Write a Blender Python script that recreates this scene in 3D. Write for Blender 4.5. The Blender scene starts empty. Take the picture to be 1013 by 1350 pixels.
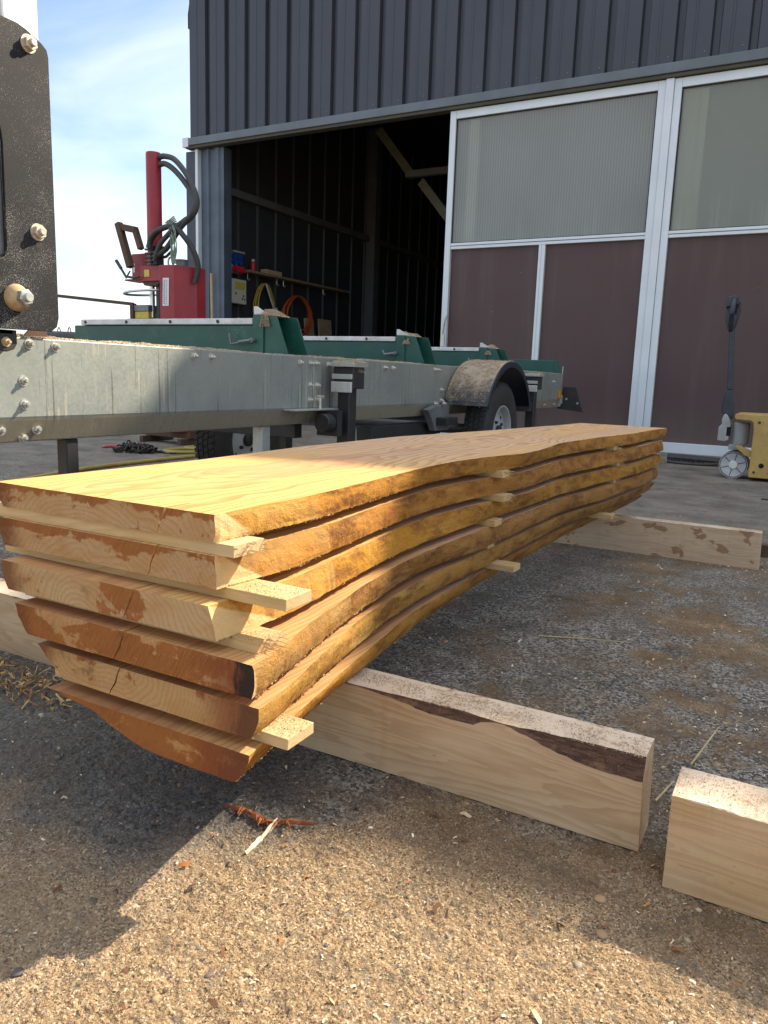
import bpy, bmesh, math, random
import numpy as np
from mathutils import Matrix, Vector
random.seed(7)
rng = np.random.default_rng(11)
S = bpy.context.scene
COL = S.collection
R = math.radians

# ------------------------------------------------------------------ helpers
def link(o, parent=None):
    COL.objects.link(o)
    if parent is not None:
        o.parent = parent
    return o

def tag(o, label, cat, group=None):
    o['label'] = label; o['category'] = cat
    if group: o['group'] = group
    return o

def thing(name, label, cat, loc=(0, 0, 0), group=None):
    o = bpy.data.objects.new(name, None)
    o.empty_display_size = .1
    o.location = loc
    COL.objects.link(o)
    return tag(o, label, cat, group)

class MB:
    """collects geometry in world coordinates, then links it as ONE mesh object"""
    def __init__(s): s.v = []; s.f = []; s.m = []; s.mi = 0
    def add(s, vs, fs):
        b = len(s.v); s.v += [tuple(p) for p in vs]
        s.f += [tuple(i + b for i in f) for f in fs]; s.m += [s.mi] * len(fs)
        return s
    def box(s, x0, x1, y0, y1, z0, z1):
        return s.add([(x0,y0,z0),(x1,y0,z0),(x1,y1,z0),(x0,y1,z0),(x0,y0,z1),(x1,y0,z1),(x1,y1,z1),(x0,y1,z1)],
                     [(0,3,2,1),(4,5,6,7),(0,1,5,4),(1,2,6,5),(2,3,7,6),(3,0,4,7)])
    def prism(s, pts, axis, a, b):
        """polygon pts (2-D) extruded along axis from a to b. axis 0:(y,z) 1:(x,z) 2:(x,y)"""
        n = len(pts)
        def P(p, t):
            return [(t, p[0], p[1]), (p[0], t, p[1]), (p[0], p[1], t)][axis]
        vs = [P(p, a) for p in pts] + [P(p, b) for p in pts]
        fs = [tuple(range(n))[::-1], tuple(range(n, 2*n))] + [(i, (i+1) % n, n + (i+1) % n, n + i) for i in range(n)]
        return s.add(vs, fs)
    def tube(s, pts, r, n=10, caps=True, closed=False):
        pts = [Vector(p) for p in pts]; rr = r if isinstance(r, (list, tuple)) else [r] * len(pts)
        vs = []; up = None; N = len(pts)
        for i, p in enumerate(pts):
            if closed: d = pts[(i+1) % N] - pts[(i-1) % N]
            else: d = pts[min(i+1, N-1)] - pts[max(i-1, 0)]
            d.normalize()
            if up is None:
                up = Vector((0,0,1)) if abs(d.z) < .9 else Vector((1,0,0))
            a = d.cross(up).normalized(); up = a.cross(d).normalized()
            for k in range(n):
                t = 2*math.pi*k/n
                vs.append(p + (a*math.cos(t) + up*math.sin(t)) * rr[i])
        fs = []
        for i in range(N if closed else N-1):
            j = (i+1) % N
            for k in range(n):
                fs.append((i*n+k, i*n+(k+1) % n, j*n+(k+1) % n, j*n+k))
        if caps and not closed:
            fs.append(tuple(range(n))); fs.append(tuple((N-1)*n+k for k in range(n))[::-1])
        return s.add(vs, fs)
    def lathe(s, prof, c, axis, n=32, t0=0, t1=2*math.pi, closed=True):
        """prof: (radius, along) pairs spun about axis through c"""
        full = abs(t1-t0-2*math.pi) < 1e-6; vs = []; m = len(prof); K = n if full else n+1
        for k in range(K):
            t = t0 + (t1-t0)*k/n
            for r, a in prof:
                u, w = r*math.cos(t), r*math.sin(t)
                vs.append([(c[0]+a, c[1]+u, c[2]+w), (c[0]+u, c[1]+a, c[2]+w), (c[0]+u, c[1]+w, c[2]+a)][axis])
        fs = []
        for k in range(n):
            j = (k+1) % K
            for i in range(m if closed else m-1):
                i2 = (i+1) % m
                fs.append((k*m+i, k*m+i2, j*m+i2, j*m+i))
        return s.add(vs, fs)
    def build(s, name, mats, parent=None, loc=None, bevel=0, smooth=False, seg=2):
        if not isinstance(mats, (list, tuple)): mats = [mats]
        o0 = Vector(loc) if loc is not None else Vector((0,0,0))
        ploc = Vector((0,0,0)); p = parent
        while p is not None: ploc += p.location; p = p.parent
        me = bpy.data.meshes.new(name)
        if loc is None: o0 = ploc
        me.from_pydata([tuple(Vector(v) - o0) for v in s.v], [], s.f)
        for m in mats: me.materials.append(m)
        me.polygons.foreach_set('material_index', s.m)
        bm = bmesh.new(); bm.from_mesh(me); bmesh.ops.recalc_face_normals(bm, faces=bm.faces)
        if smooth:
            for f in bm.faces: f.smooth = True
            for e in bm.edges:
                if len(e.link_faces) == 2 and e.calc_face_angle(0) > R(38): e.smooth = False
        bm.to_mesh(me); bm.free()
        o = bpy.data.objects.new(name, me); o.location = o0 - ploc
        link(o, parent)
        if bevel:
            b = o.modifiers.new('bevel', 'BEVEL'); b.width = bevel; b.segments = seg; b.limit_method = 'ANGLE'; b.angle_limit = R(40)
            b.harden_normals = False
        return o

def spline(pts, n=8):
    """Catmull-Rom through pts"""
    P = [Vector(p) for p in pts]; out = []
    for i in range(len(P)-1):
        p0 = P[max(i-1,0)]; p1 = P[i]; p2 = P[i+1]; p3 = P[min(i+2,len(P)-1)]
        for k in range(n):
            t = k/n
            out.append(.5*((2*p1)+(p2-p0)*t+(2*p0-5*p1+4*p2-p3)*t*t+(3*p1-p0-3*p2+p3)*t**3))
    out.append(P[-1]); return out

# ------------------------------------------------------------------ node helpers
def sock(node, k):
    return node.outputs[k]
class T:
    def __init__(s, name):
        s.m = bpy.data.materials.new(name); s.m.use_nodes = True
        s.t = s.m.node_tree; s.t.nodes.clear()
        s.out = s.t.nodes.new('ShaderNodeOutputMaterial')
    def n(s, typ, ins=None, **pr):
        nd = s.t.nodes.new('ShaderNode' + typ)
        for k, v in pr.items(): setattr(nd, k, v)
        for k, v in (ins or {}).items(): s.put(nd.inputs[k], v)
        return nd
    def put(s, inp, v):
        if isinstance(v, bpy.types.NodeSocket): s.t.links.new(v, inp)
        elif isinstance(v, (tuple, list)) and inp.type == 'RGBA' and len(v) == 3: inp.default_value = (*v, 1)
        else: inp.default_value = v
    def math(s, op, a, b=0, c=0, clamp=False):
        return s.n('Math', {0: a, 1: b, 2: c}, operation=op, use_clamp=clamp).outputs[0]
    def vmath(s, op, a, b=(0,0,0)):
        nd = s.n('VectorMath', {0: a, 1: b}, operation=op); return nd.outputs[0]
    def pos(s): return s.n('NewGeometry').outputs['Position']
    def obj(s): return s.n('TexCoord').outputs['Object']
    def noise(s, vec, scale, detail=4, rough=.6, dist=0, dims='3D'):
        return s.n('TexNoise', {'Vector': vec, 'Scale': scale, 'Detail': detail, 'Roughness': rough, 'Distortion': dist}).outputs[0]
    def voro(s, vec, scale, out='Distance', feature='F1'):
        return s.n('TexVoronoi', {'Vector': vec, 'Scale': scale}, feature=feature).outputs[out]
    def scale(s, vec, v): return s.vmath('MULTIPLY', vec, v)
    def ramp(s, fac, a, b, lo=0, hi=1):
        return s.n('MapRange', {0: fac, 1: a, 2: b, 3: lo, 4: hi}, interpolation_type='SMOOTHSTEP').outputs[0]
    def mix(s, fac, a, b, blend='MIX'):
        nd = s.n('Mix', data_type='RGBA', blend_type=blend)
        s.put(nd.inputs[0], fac); s.put(nd.inputs[6], a); s.put(nd.inputs[7], b); return nd.outputs[2]
    def bump(s, h, strength=.3, dist=.001, normal=None):
        nd = s.n('Bump', {'Height': h, 'Strength': strength, 'Distance': dist})
        if normal is not None: s.put(nd.inputs['Normal'], normal)
        return nd.outputs[0]
    def bsdf(s, color, rough=.6, metal=0., normal=None, **kw):
        b = s.n('BsdfPrincipled', {'Base Color': color, 'Roughness': rough, 'Metallic': metal})
        if normal is not None: s.put(b.inputs['Normal'], normal)
        for k, v in kw.items(): s.put(b.inputs[k.replace('_', ' ')], v)
        s.t.links.new(b.outputs[0], s.out.inputs[0]); return s.m

def simple(name, c1, c2=None, scale=6, rough=.6, metal=0., bump=.0, bscale=300, dust=None, dust_amt=.0, dust_scale=500, stretch=(1,1,1), **kw):
    t = T(name); p = t.pos(); c2 = c2 or tuple(x*.7 for x in c1)
    f = t.ramp(t.noise(t.scale(p, stretch), scale, 6, .65), .3, .7)
    col = t.mix(f, c1, c2)
    rg = rough
    if dust:
        big = t.noise(p, 9, 3); d = t.noise(p, dust_scale, 2, .6)
        k = t.ramp(t.math('ADD', d, t.math('MULTIPLY', big, .35)), .86-dust_amt, .93-dust_amt)
        col = t.mix(k, col, dust); rg = t.math('ADD', t.math('MULTIPLY', k, .5), rough, clamp=True)
    nm = None
    if bump: nm = t.bump(t.noise(p, bscale, 3), bump, .001)
    return t.bsdf(col, rg, metal, nm, **kw)

# ------------------------------------------------------------------ materials
def wood_mat(name, kind, seed=0., light=(.60,.40,.20), dark=(.42,.235,.10), heart=(.42,.22,.12), endp=None):
    """rings about the log's pith; kind: 'face' sawn face, 'end' end grain"""
    t = T(name); p = t.vmath('ADD', t.pos(), (seed*.13, seed*.7, seed*.05))
    w = t.n('TexNoise', {'Vector': t.scale(p, (3.0,.9,3.0)), 'Scale': 1.6, 'Detail': 3}).outputs[1]
    w2 = t.n('TexNoise', {'Vector': t.scale(p, (40,3,40)), 'Scale': 1, 'Detail': 2}).outputs[1]
    q = t.vmath('ADD', p, t.scale(t.vmath('SUBTRACT', w, (.5,.5,.5)), (.16,0,.16)))
    q = t.vmath('ADD', q, t.scale(t.vmath('SUBTRACT', w2, (.5,.5,.5)), (.006,0,.006)))
    sx = t.n('SeparateXYZ', {0: q})
    dx = t.math('ADD', sx.outputs[0], .78 - seed*.13); dz = t.math('SUBTRACT', sx.outputs[2], .25 + seed*.05)
    r = t.math('SQRT', t.math('ADD', t.math('MULTIPLY', dx, dx), t.math('MULTIPLY', dz, dz)))
    fr = t.math('FRACT', t.math('MULTIPLY', r, 120 if kind == 'end' else 95))
    ring = t.ramp(fr, .35, .95); edge = t.ramp(fr, .97, 1.0, 1, 0)
    ring = t.math('MULTIPLY', ring, edge)
    vary = t.noise(t.n('CombineXYZ', {0: t.math('MULTIPLY', r, 14), 1: t.math('MULTIPLY', sx.outputs[1], .6)}).outputs[0], 1, 2)
    fib = t.noise(t.scale(p, (420,9,420) if kind == 'face' else (380,380,380)), 1, 3, .7)
    ray = t.noise(t.scale(p, (70,5,70)), 1, 4, .6)
    if kind == 'face':
        c = t.mix(t.math('MULTIPLY', ring, t.math('ADD', .22, t.math('MULTIPLY', vary, 1.0)), clamp=True), light, dark)
        hb = t.ramp(t.math('ADD', t.noise(t.scale(p, (9,1.1,9)), 1, 4, .6, .6), t.ramp(r, .12, .235, .12, -.14)), .40, .62)
        c = t.mix(t.math('MULTIPLY', hb, .75), c, heart)
        far = t.math('MULTIPLY', t.ramp(t.n('SeparateXYZ', {0: t.pos()}).outputs[1], 1.05, 1.5), t.ramp(t.noise(t.scale(p, (10,.8,10)), 1, 3), .3, .6, .25, .8))  # pinkish shade tint painted into the far, shaded part of the planks
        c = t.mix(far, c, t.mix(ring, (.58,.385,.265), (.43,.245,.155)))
        stk = t.ramp(t.noise(t.scale(p, (55,1.6,55)), 1, 4, .6, .3), .58, .70)
        c = t.mix(t.math('MULTIPLY', t.math('MULTIPLY', stk, t.ramp(r, .16, .25, 1, .15)), .55), c, (.27,.12,.05))
        c = t.mix(t.math('MULTIPLY', t.ramp(fib, .45, .75), .28), c, (.30,.16,.07))
        c = t.mix(t.math('MULTIPLY', t.ramp(ray, .5, .8), .25), c, (.72,.52,.30))
        spk = t.ramp(t.noise(p, 900, 1), .70, .76)
        c = t.mix(t.math('MULTIPLY', spk, .5), c, (.75,.58,.36))
        saw = t.math('SINE', t.math('ADD', t.math('MULTIPLY', sx.outputs[1], 760), t.math('MULTIPLY', t.noise(t.scale(p, (5,3,5)), 1, 2), 9)))
        sm_ = t.ramp(t.noise(t.scale(p, (6,2.5,6)), 1, 2), .45, .65)
        c = t.mix(t.math('MULTIPLY', t.math('MULTIPLY', t.ramp(saw, .2, 1), sm_), .22), c, (.30,.16,.06))
        h = t.math('ADD', t.math('MULTIPLY', fib, 1.0), t.math('MULTIPLY', t.math('MULTIPLY', saw, sm_), .35))
        nm = t.bump(h, .35, .0008)
        return t.bsdf(c, .7, 0, nm, Specular_IOR_Level=.3)
    # end grain: weathered tan and rusty blotches with torn edges, saw scratches
    band, bias, spot, xdark, tint = endp
    pw = t.pos(); s3 = t.n('SeparateXYZ', {0: pw}); X, Z = s3.outputs[0], s3.outputs[2]
    i = int(round(seed/.9)); zt, zb = ZT[i], ZB[i]
    c = t.mix(t.math('MULTIPLY', ring, .45), tuple(.43*v for v in tint), tuple(.25*v for v in tint))
    grain = t.noise(t.scale(pw, (260,60,260)), 1, 4, .7)
    c = t.mix(t.math('MULTIPLY', t.ramp(grain, .42, .78), .5), c, (.54,.36,.18))
    soft = t.noise(t.vmath('ADD', t.scale(pw, (14,3,26)), (seed*1.1, 4, seed)), 1, 4, .6, .4)
    c = t.mix(t.math('MULTIPLY', t.ramp(soft, .42, .66), .45), c, (.38,.18,.055))
    rot = t.n('VectorRotate', {'Vector': pw, 'Angle': R(58)}, rotation_type='Y_AXIS').outputs[0]
    scr = t.noise(t.scale(rot, (30,30,900)), 1, 3, .7)
    c = t.mix(t.math('MULTIPLY', t.ramp(scr, .5, .72), .25), c, (.50,.31,.14))
    b1 = t.noise(t.vmath('ADD', t.scale(pw, (16,3,30)), (seed*3.1, seed, seed*2.3)), 1, 6, .62, .5)
    b2 = t.noise(t.scale(pw, (150,60,24)), 1, 3, .7)
    hz = t.math('DIVIDE', t.math('SUBTRACT', Z, zb), zt-zb)
    v = t.math('ADD', b1, t.math('MULTIPLY', t.math('SUBTRACT', b2, .5), .22))
    v = t.math('ADD', v, t.math('ADD', t.ramp(hz, .55, 1.0, 0, band), bias))
    if spot: v = t.math('ADD', v, t.math('MULTIPLY', t.ramp(X, spot-.055, spot-.03), t.ramp(X, spot+.03, spot+.055, .26, 0)))
    bl = t.ramp(v, .53, .60)
    rust = t.mix(t.ramp(scr, .35, .7), (.19,.055,.010), (.36,.125,.022))
    rust = t.mix(t.ramp(soft, .4, .7), rust, (.30,.10,.02))
    c = t.mix(t.math('MULTIPLY', bl, .9), c, rust)
    dk = t.ramp(t.noise(t.scale(pw, (18,4,22)), 1, 5, .65, .5), .58, .74)
    c = t.mix(t.math('MULTIPLY', dk, .6), c, (.085,.033,.014))
    # inner bark rim on the left, black weathered corner on the right
    lx = t.math('ADD', X, t.math('MULTIPLY', t.math('SUBTRACT', b1, .5), .05))
    c = t.mix(t.ramp(lx, LEFTN[i][0]+.012, LEFTN[i][0]+.050, .85, 0), c, (.16,.05,.015))
    if xdark:
        c = t.mix(t.ramp(lx, xdark-.085, xdark-.025, 0, .80), c, (.19,.05,.015))
        c = t.mix(t.math('MULTIPLY', t.ramp(t.math('ADD', lx, t.math('MULTIPLY', t.math('SUBTRACT', b2, .5), .05)), xdark-.028, xdark-.006), (0,0,0,.95,.5,.3)[i]), c, (.020,.012,.010))
    h = t.math('ADD', t.math('MULTIPLY', scr, .9), grain)
    return t.bsdf(c, .75, 0, t.bump(h, .8, .0012), Specular_IOR_Level=.3)

def wane_mat(name, i, seed=0., base=(.44,.235,.055), pale=(.56,.36,.15), brown=(.20,.085,.025), pos_pale=.5):
    t = T(name); p = t.vmath('ADD', t.pos(), (seed*.9, seed*1.7, seed*.4))
    n1 = t.noise(t.scale(p, (24,9,26)), 1, 6, .7, .4)
    n2 = t.noise(t.scale(p, (16,6,30)), 1, 5, .65)
    fib = t.noise(t.scale(p, (330,150,330)), 1, 4, .78)
    c = t.mix(t.math('MULTIPLY', t.ramp(n1, .45, .62), .92), base, brown)
    c = t.mix(t.math('MULTIPLY', t.ramp(n2, pos_pale, pos_pale+.14), .75), c, pale)
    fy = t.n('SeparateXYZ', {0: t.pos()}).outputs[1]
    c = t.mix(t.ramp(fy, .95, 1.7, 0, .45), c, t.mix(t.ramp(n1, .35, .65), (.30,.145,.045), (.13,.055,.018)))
    orange = t.ramp(t.noise(t.scale(p, (30,11,30)), 1, 5, .65, .8), .60, .67)
    c = t.mix(t.math('MULTIPLY', orange, .6), c, (.36,.11,.025))
    c = t.mix(t.math('MULTIPLY', t.ramp(fib, .42, .72), .45), c, (.17,.075,.02))
    dust = t.ramp(t.math('ADD', t.noise(p, 520, 2), t.math('MULTIPLY', t.noise(p, 12, 3), .3)), .77, .84)
    c = t.mix(t.math('MULTIPLY', dust, .6), c, (.60,.38,.13))
    drk = t.ramp(t.noise(t.vmath('ADD', p, (4,4,4)), 380, 3, .75), .56, .66)
    c = t.mix(t.math('MULTIPLY', drk, .5), c, (.13,.055,.014))
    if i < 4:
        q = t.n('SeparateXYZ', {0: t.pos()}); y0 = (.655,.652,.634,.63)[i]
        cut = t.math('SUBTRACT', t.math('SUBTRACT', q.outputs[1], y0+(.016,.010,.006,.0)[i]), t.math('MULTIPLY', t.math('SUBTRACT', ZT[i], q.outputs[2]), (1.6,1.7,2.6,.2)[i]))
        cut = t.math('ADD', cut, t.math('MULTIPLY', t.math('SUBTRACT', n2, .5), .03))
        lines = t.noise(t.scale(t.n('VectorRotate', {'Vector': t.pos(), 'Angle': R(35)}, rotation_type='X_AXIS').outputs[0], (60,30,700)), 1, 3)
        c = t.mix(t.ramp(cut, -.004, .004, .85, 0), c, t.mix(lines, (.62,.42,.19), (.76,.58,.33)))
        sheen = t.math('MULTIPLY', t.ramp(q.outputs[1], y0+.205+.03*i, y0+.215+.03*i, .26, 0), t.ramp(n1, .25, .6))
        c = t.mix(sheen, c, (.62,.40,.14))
    h = t.math('ADD', t.math('ADD', fib, t.math('MULTIPLY', n1, 1.5)), t.noise(p, 260, 4, .7))
    return t.bsdf(c, .8, 0, t.bump(h, .8, .0014), Specular_IOR_Level=.22)

def timber_mat(name, axis='x', seed=0., light=(.62,.47,.31), dark=(.47,.31,.17), stains=False, dusty=False, wane=None):
    """sawn softwood/ash beam: long grain along axis with cathedral lines"""
    t = T(name); p = t.vmath('ADD', t.pos(), (seed*1.3, seed*.7, seed*.37))
    st = (1.3,14,14) if axis == 'x' else (14,1.3,14)
    w = t.n('TexNoise', {'Vector': t.scale(p, st), 'Scale': 1, 'Detail': 3}).outputs[0]
    sx = t.n('SeparateXYZ', {0: p})
    a = t.math('ADD', t.math('MULTIPLY', sx.outputs[2], 34), t.math('ADD', t.math('MULTIPLY', sx.outputs[1 if axis == 'x' else 0], 16), t.math('MULTIPLY', w, 9)))
    fr = t.math('FRACT', t.math('MULTIPLY', a, 1.9)); ring = t.math('MULTIPLY', t.ramp(fr, .2, .9), t.ramp(fr, .96, 1, 1, 0))
    fs = (12,420,420) if axis == 'x' else (420,12,420)
    fib = t.noise(t.scale(p, fs), 1, 3, .7)
    c = t.mix(t.math('MULTIPLY', ring, .65), light, dark)
    c = t.mix(t.math('MULTIPLY', t.ramp(fib, .5, .75), .35), c, (.33,.20,.10))
    bl = t.ramp(t.noise(t.scale(p, (4,9,9)), 1, 3), .4, .7); c = t.mix(t.math('MULTIPLY', bl, .35), c, (.66,.52,.36))
    knot = t.ramp(t.noise(t.scale(p, (16,30,30)), 1, 4, .6, .4), .70, .74); c = t.mix(t.math('MULTIPLY', knot, .75), c, (.19,.09,.04))
    if stains:
        s = t.ramp(t.noise(t.scale(p, (9,13,15)), 1, 4, .55, .3), .565, .59); c = t.mix(t.math('MULTIPLY', s, .8), c, (.24,.125,.06))
    if wane:
        # strip of left-on bark along the upper front arris, its lower outline wavy
        pw = t.pos(); s3 = t.n('SeparateXYZ', {0: pw})
        X = s3.outputs[0]
        x0, x1, zt = wane
        lim = t.math('ADD', t.ramp(X, -.56, -.44, .131, .113), t.math('ADD', t.ramp(X, -.36, -.33, 0, .016), t.ramp(X, -.31, -.2, 0, -.031)))
        lim = t.math('ADD', lim, t.math('MULTIPLY', t.math('SUBTRACT', t.noise(t.scale(pw, (28,1,1)), 1, 3), .5), .010))
        m = t.ramp(t.math('SUBTRACT', s3.outputs[2], lim), -.0008, .0012)
        front = t.ramp(s3.outputs[1], .962, .960, 0, 1)
        bark = t.mix(t.ramp(t.noise(t.scale(pw, (30,200,200)), 1, 5, .7), .35, .7), (.055,.022,.014), (.17,.075,.04))
        c = t.mix(t.math('MULTIPLY', m, front), c, bark)
    nrm = t.n('NewGeometry').outputs['Normal']; up = t.n('SeparateXYZ', {0: nrm}).outputs[2]
    if dusty:
        d = t.ramp(t.math('ADD', t.noise(p, 300, 4, .75), t.math('MULTIPLY', t.noise(p, 14, 3), .6)), .50, .82)
        c = t.mix(t.math('MULTIPLY', d, t.ramp(up, .5, .9)), c, (.66,.53,.40))
        br = t.ramp(t.math('ADD', t.noise(p, 75, 5, .75), t.math('MULTIPLY', t.noise(p, 9, 3), .8)), .92, 1.08)
        c = t.mix(t.math('MULTIPLY', t.math('MULTIPLY', br, .75), t.ramp(up, .5, .9)), c, (.27,.15,.075))
    h = t.math('ADD', fib, t.noise(p, 700, 2))
    return t.bsdf(c, .78, 0, t.bump(h, .5, .0009), Specular_IOR_Level=.3)

def galv_mat(name, streaks=True, tone=.52):
    t = T(name); p = t.pos()
    sp = t.voro(t.scale(p, (1,1,1)), 130, 'Color'); sg = t.n('SeparateColor', {0: sp}).outputs[0]
    n1 = t.noise(p, 5, 5, .65)
    c = t.mix(t.ramp(n1, .3, .7), (tone*.80,tone*.87,tone*.80), (tone,tone*1.04,tone*.95))
    c = t.mix(t.math('MULTIPLY', sg, .20), c, (tone*.55,tone*.6,tone*.6))
    rg = t.math('ADD', .42, t.math('MULTIPLY', sg, .16))
    if streaks:
        v = t.scale(p, (30,75,1.6)); d = t.noise(v, 1, 4, .6)
        lines = t.ramp(d, .585, .61); fade = t.ramp(t.noise(t.scale(p, (2,5,6)), 1, 3), .46, .6)
        c = t.mix(t.math('MULTIPLY', t.math('MULTIPLY', lines, fade), .6), c, (.62,.55,.40))
        d2 = t.math('SUBTRACT', t.noise(t.vmath('ADD', t.scale(p, (30,90,1.3)), (5,3,9)), 1, 3, .6), t.ramp(t.noise(t.scale(p, (3,6,2)), 1, 2), .35, .6, .06, 0))
        c = t.mix(t.math('MULTIPLY', t.ramp(d2, .60, .625), .65), c, (.10,.10,.09))
        s3 = t.n('SeparateXYZ', {0: p})
        low = t.ramp(t.math('ADD', s3.outputs[2], t.math('MULTIPLY', t.noise(t.scale(p, (8,8,2)), 1, 4), .03)), .474, .482, 1, 0)
        mud = t.mix(t.noise(p, 60, 4), (.30,.25,.17), (.40,.34,.24))
        c = t.mix(t.math('MULTIPLY', low, .75), c, mud); rg = t.math('ADD', rg, t.math('MULTIPLY', low, .25))
        dirt = t.ramp(t.noise(p, 700, 2), .70, .74); c = t.mix(t.math('MULTIPLY', dirt, .5), c, (.72,.66,.55))
    return t.bsdf(c, rg, .55, t.bump(t.noise(p, 90, 4), .06, .002))

M = {}
ZT = [.437,.389,.335,.280,.225,.170]; ZB = [.404,.350,.295,.240,.185,.130]
LEFTN = [(-.978,-.962),(-.966,-.960),(-.940,-.930),(-.912,-.888),(-.882,-.832),(-.856,-.765)]
ENDP = [(.19,-.03,0,0,(1.06,.66,.31)), (.23,-.03,0,0,(1.05,.65,.31)), (-.02,-.12,-.715,0,(1.12,.73,.36)), (-.10,.15,0,-.512,(1.05,.56,.22)), (.10,-.13,0,-.518,(1.12,.65,.27)), (.06,.17,0,-.535,(1.02,.50,.15))]
for i in range(6):
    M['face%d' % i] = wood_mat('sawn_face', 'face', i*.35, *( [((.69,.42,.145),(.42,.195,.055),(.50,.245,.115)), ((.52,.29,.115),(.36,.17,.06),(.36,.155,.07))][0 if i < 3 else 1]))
    M['end%d' % i] = wood_mat('end_grain', 'end', i*.9, endp=ENDP[i])
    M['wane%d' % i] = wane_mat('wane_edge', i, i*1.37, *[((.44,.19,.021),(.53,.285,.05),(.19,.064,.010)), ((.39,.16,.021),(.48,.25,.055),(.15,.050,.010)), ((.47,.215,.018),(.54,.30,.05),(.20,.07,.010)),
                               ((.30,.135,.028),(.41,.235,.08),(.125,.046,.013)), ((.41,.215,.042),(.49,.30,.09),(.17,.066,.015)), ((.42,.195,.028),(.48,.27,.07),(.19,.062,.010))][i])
M['stick'] = timber_mat('sticker_wood', 'x', 3.3, (.56,.385,.175), (.44,.285,.12))
M['bearer'] = timber_mat('bearer_wood', 'x', 0, (.50,.345,.205), (.37,.23,.12), dusty=True)
def bark_edge():
    t = T('bark_edge'); p = t.pos(); n1 = t.noise(t.scale(p, (45,240,240)), 1, 6, .75, .4); n2 = t.noise(p, 500, 3, .7)
    c = t.mix(t.ramp(n1, .35, .68), (.045,.022,.015), (.15,.075,.045)); c = t.mix(t.ramp(n2, .60, .72), c, (.32,.19,.11))
    c = t.mix(t.math('MULTIPLY', t.ramp(t.noise(p, 40, 4), .58, .7), .6), c, (.26,.14,.075))
    return t.bsdf(c, .85, 0, t.bump(t.math('ADD', n1, t.math('MULTIPLY', n2, .4)), 1.0, .003))
M['barkedge'] = bark_edge()
M['farbearer'] = timber_mat('far_bearer_wood', 'x', 5.1, (.52,.38,.26), (.42,.28,.17), stains=True, dusty=True)
M['block'] = timber_mat('block_wood', 'x', 8.7, (.50,.315,.155), (.38,.215,.095), dusty=True)
M['offcut'] = timber_mat('offcut_wood', 'y', 2.1, (.50,.34,.2), (.38,.24,.13))
M['galv'] = galv_mat('galvanised_beam', True, .37)
M['galvp'] = galv_mat('galvanised_plate', False, .5)
M['alu'] = simple('aluminium_cap', (.62,.63,.63), (.50,.51,.51), 18, .45, .5, .05, 200, (.55,.46,.34), .12, 300)
M['green'] = simple('green_paint', (.006,.060,.043), (.010,.080,.060), 9, .42, 0, .06, 160, (.46,.36,.22), -.01, 330)
M['black'] = simple('black_powder_coat', (.018,.018,.02), (.03,.03,.033), 14, .5, 0, .15, 600, (.55,.46,.34), -.02, 520)
M['plate'] = simple('dusty_black_plate', (.010,.010,.013), (.018,.018,.022), 6, .62, 0, .15, 700, (.36,.35,.33), .055, 560, Specular_IOR_Level=.22)
M['blacksteel'] = simple('black_steel', (.022,.022,.024), (.035,.034,.033), 10, .45, .2, .1, 200)
M['zinc'] = simple('zinc_bolt', (.66,.66,.62), (.50,.48,.42), 60, .38, .75, .05, 500)
M['plated'] = simple('dusty_plated_bolt', (.66,.60,.50), (.50,.42,.30), 80, .5, .45, .15, 500)
M['rustnut'] = simple('dusty_nut', (.62,.48,.30), (.45,.30,.14), 60, .6, .2, .2, 500)
M['silver'] = simple('mast_tube', (.74,.75,.74), (.66,.67,.66), 7, .42, .35, .04, 100)
M['greysteel'] = simple('grey_steel', (.22,.23,.24), (.15,.155,.16), 8, .5, .4, .08, 200, (.45,.36,.24), 0, 300)
def fender_mat():
    t = T('navy_mudguard'); p = t.pos(); nz = t.n('SeparateXYZ', {0: t.n('NewGeometry').outputs['Normal']}).outputs[2]
    k = t.math('ADD', t.math('ADD', t.math('MULTIPLY', t.noise(p, 380, 3, .7), .8), t.math('MULTIPLY', t.noise(p, 24, 4), .8)), t.ramp(nz, .15, .95, -.35, .12))
    k = t.ramp(k, .62, .86); nx = t.n('SeparateXYZ', {0: t.n('NewGeometry').outputs['Normal']}).outputs[0]
    k = t.math('MULTIPLY', k, t.ramp(nx, .3, .7, .85, 0))
    c = t.mix(k, (.010,.013,.024), t.mix(t.noise(p, 500, 2), (.30,.225,.145), (.48,.385,.27)))
    return t.bsdf(c, t.math('ADD', .34, t.math('MULTIPLY', k, .5)), 0, t.bump(k, .5, .002))
M['fender'] = fender_mat()
M['rubber'] = simple('tyre_rubber', (.018,.018,.018), (.035,.032,.028), 30, .75, 0, .2, 300)
M['rim'] = simple('rim_paint', (.46,.48,.48), (.38,.40,.40), 8, .45, .3)
M['amber'] = simple('amber_reflector', (.75,.27,.01), (.6,.2,.01), 8, .25)
M['red'] = simple('red_paint', (.34,.020,.028), (.23,.016,.022), 7, .42, 0, .06, 120, (.30,.16,.13), -.05, 160)
M['hose'] = simple('black_hose', (.03,.03,.032), (.05,.05,.05), 40, .55)
M['rust'] = simple('rusty_bar', (.12,.065,.04), (.075,.045,.03), 30, .8, .1, .3, 200)
M['chrome'] = simple('piston_rod', (.72,.72,.70), None, 5, .25, .85)
M['label'] = simple('white_label', (.78,.75,.78), (.70,.72,.76), 20, .5)
M['ink'] = simple('purple_ink', (.16,.03,.13), (.05,.06,.12), 60, .5)
M['yellow'] = simple('yellow_paint', (.52,.345,.095), (.40,.26,.075), 9, .5, 0, .12, 70, (.16,.10,.05), .00, 60)
M['yellowsign'] = simple('yellow_label', (.62,.50,.07), (.5,.4,.06), 20, .5)
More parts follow.
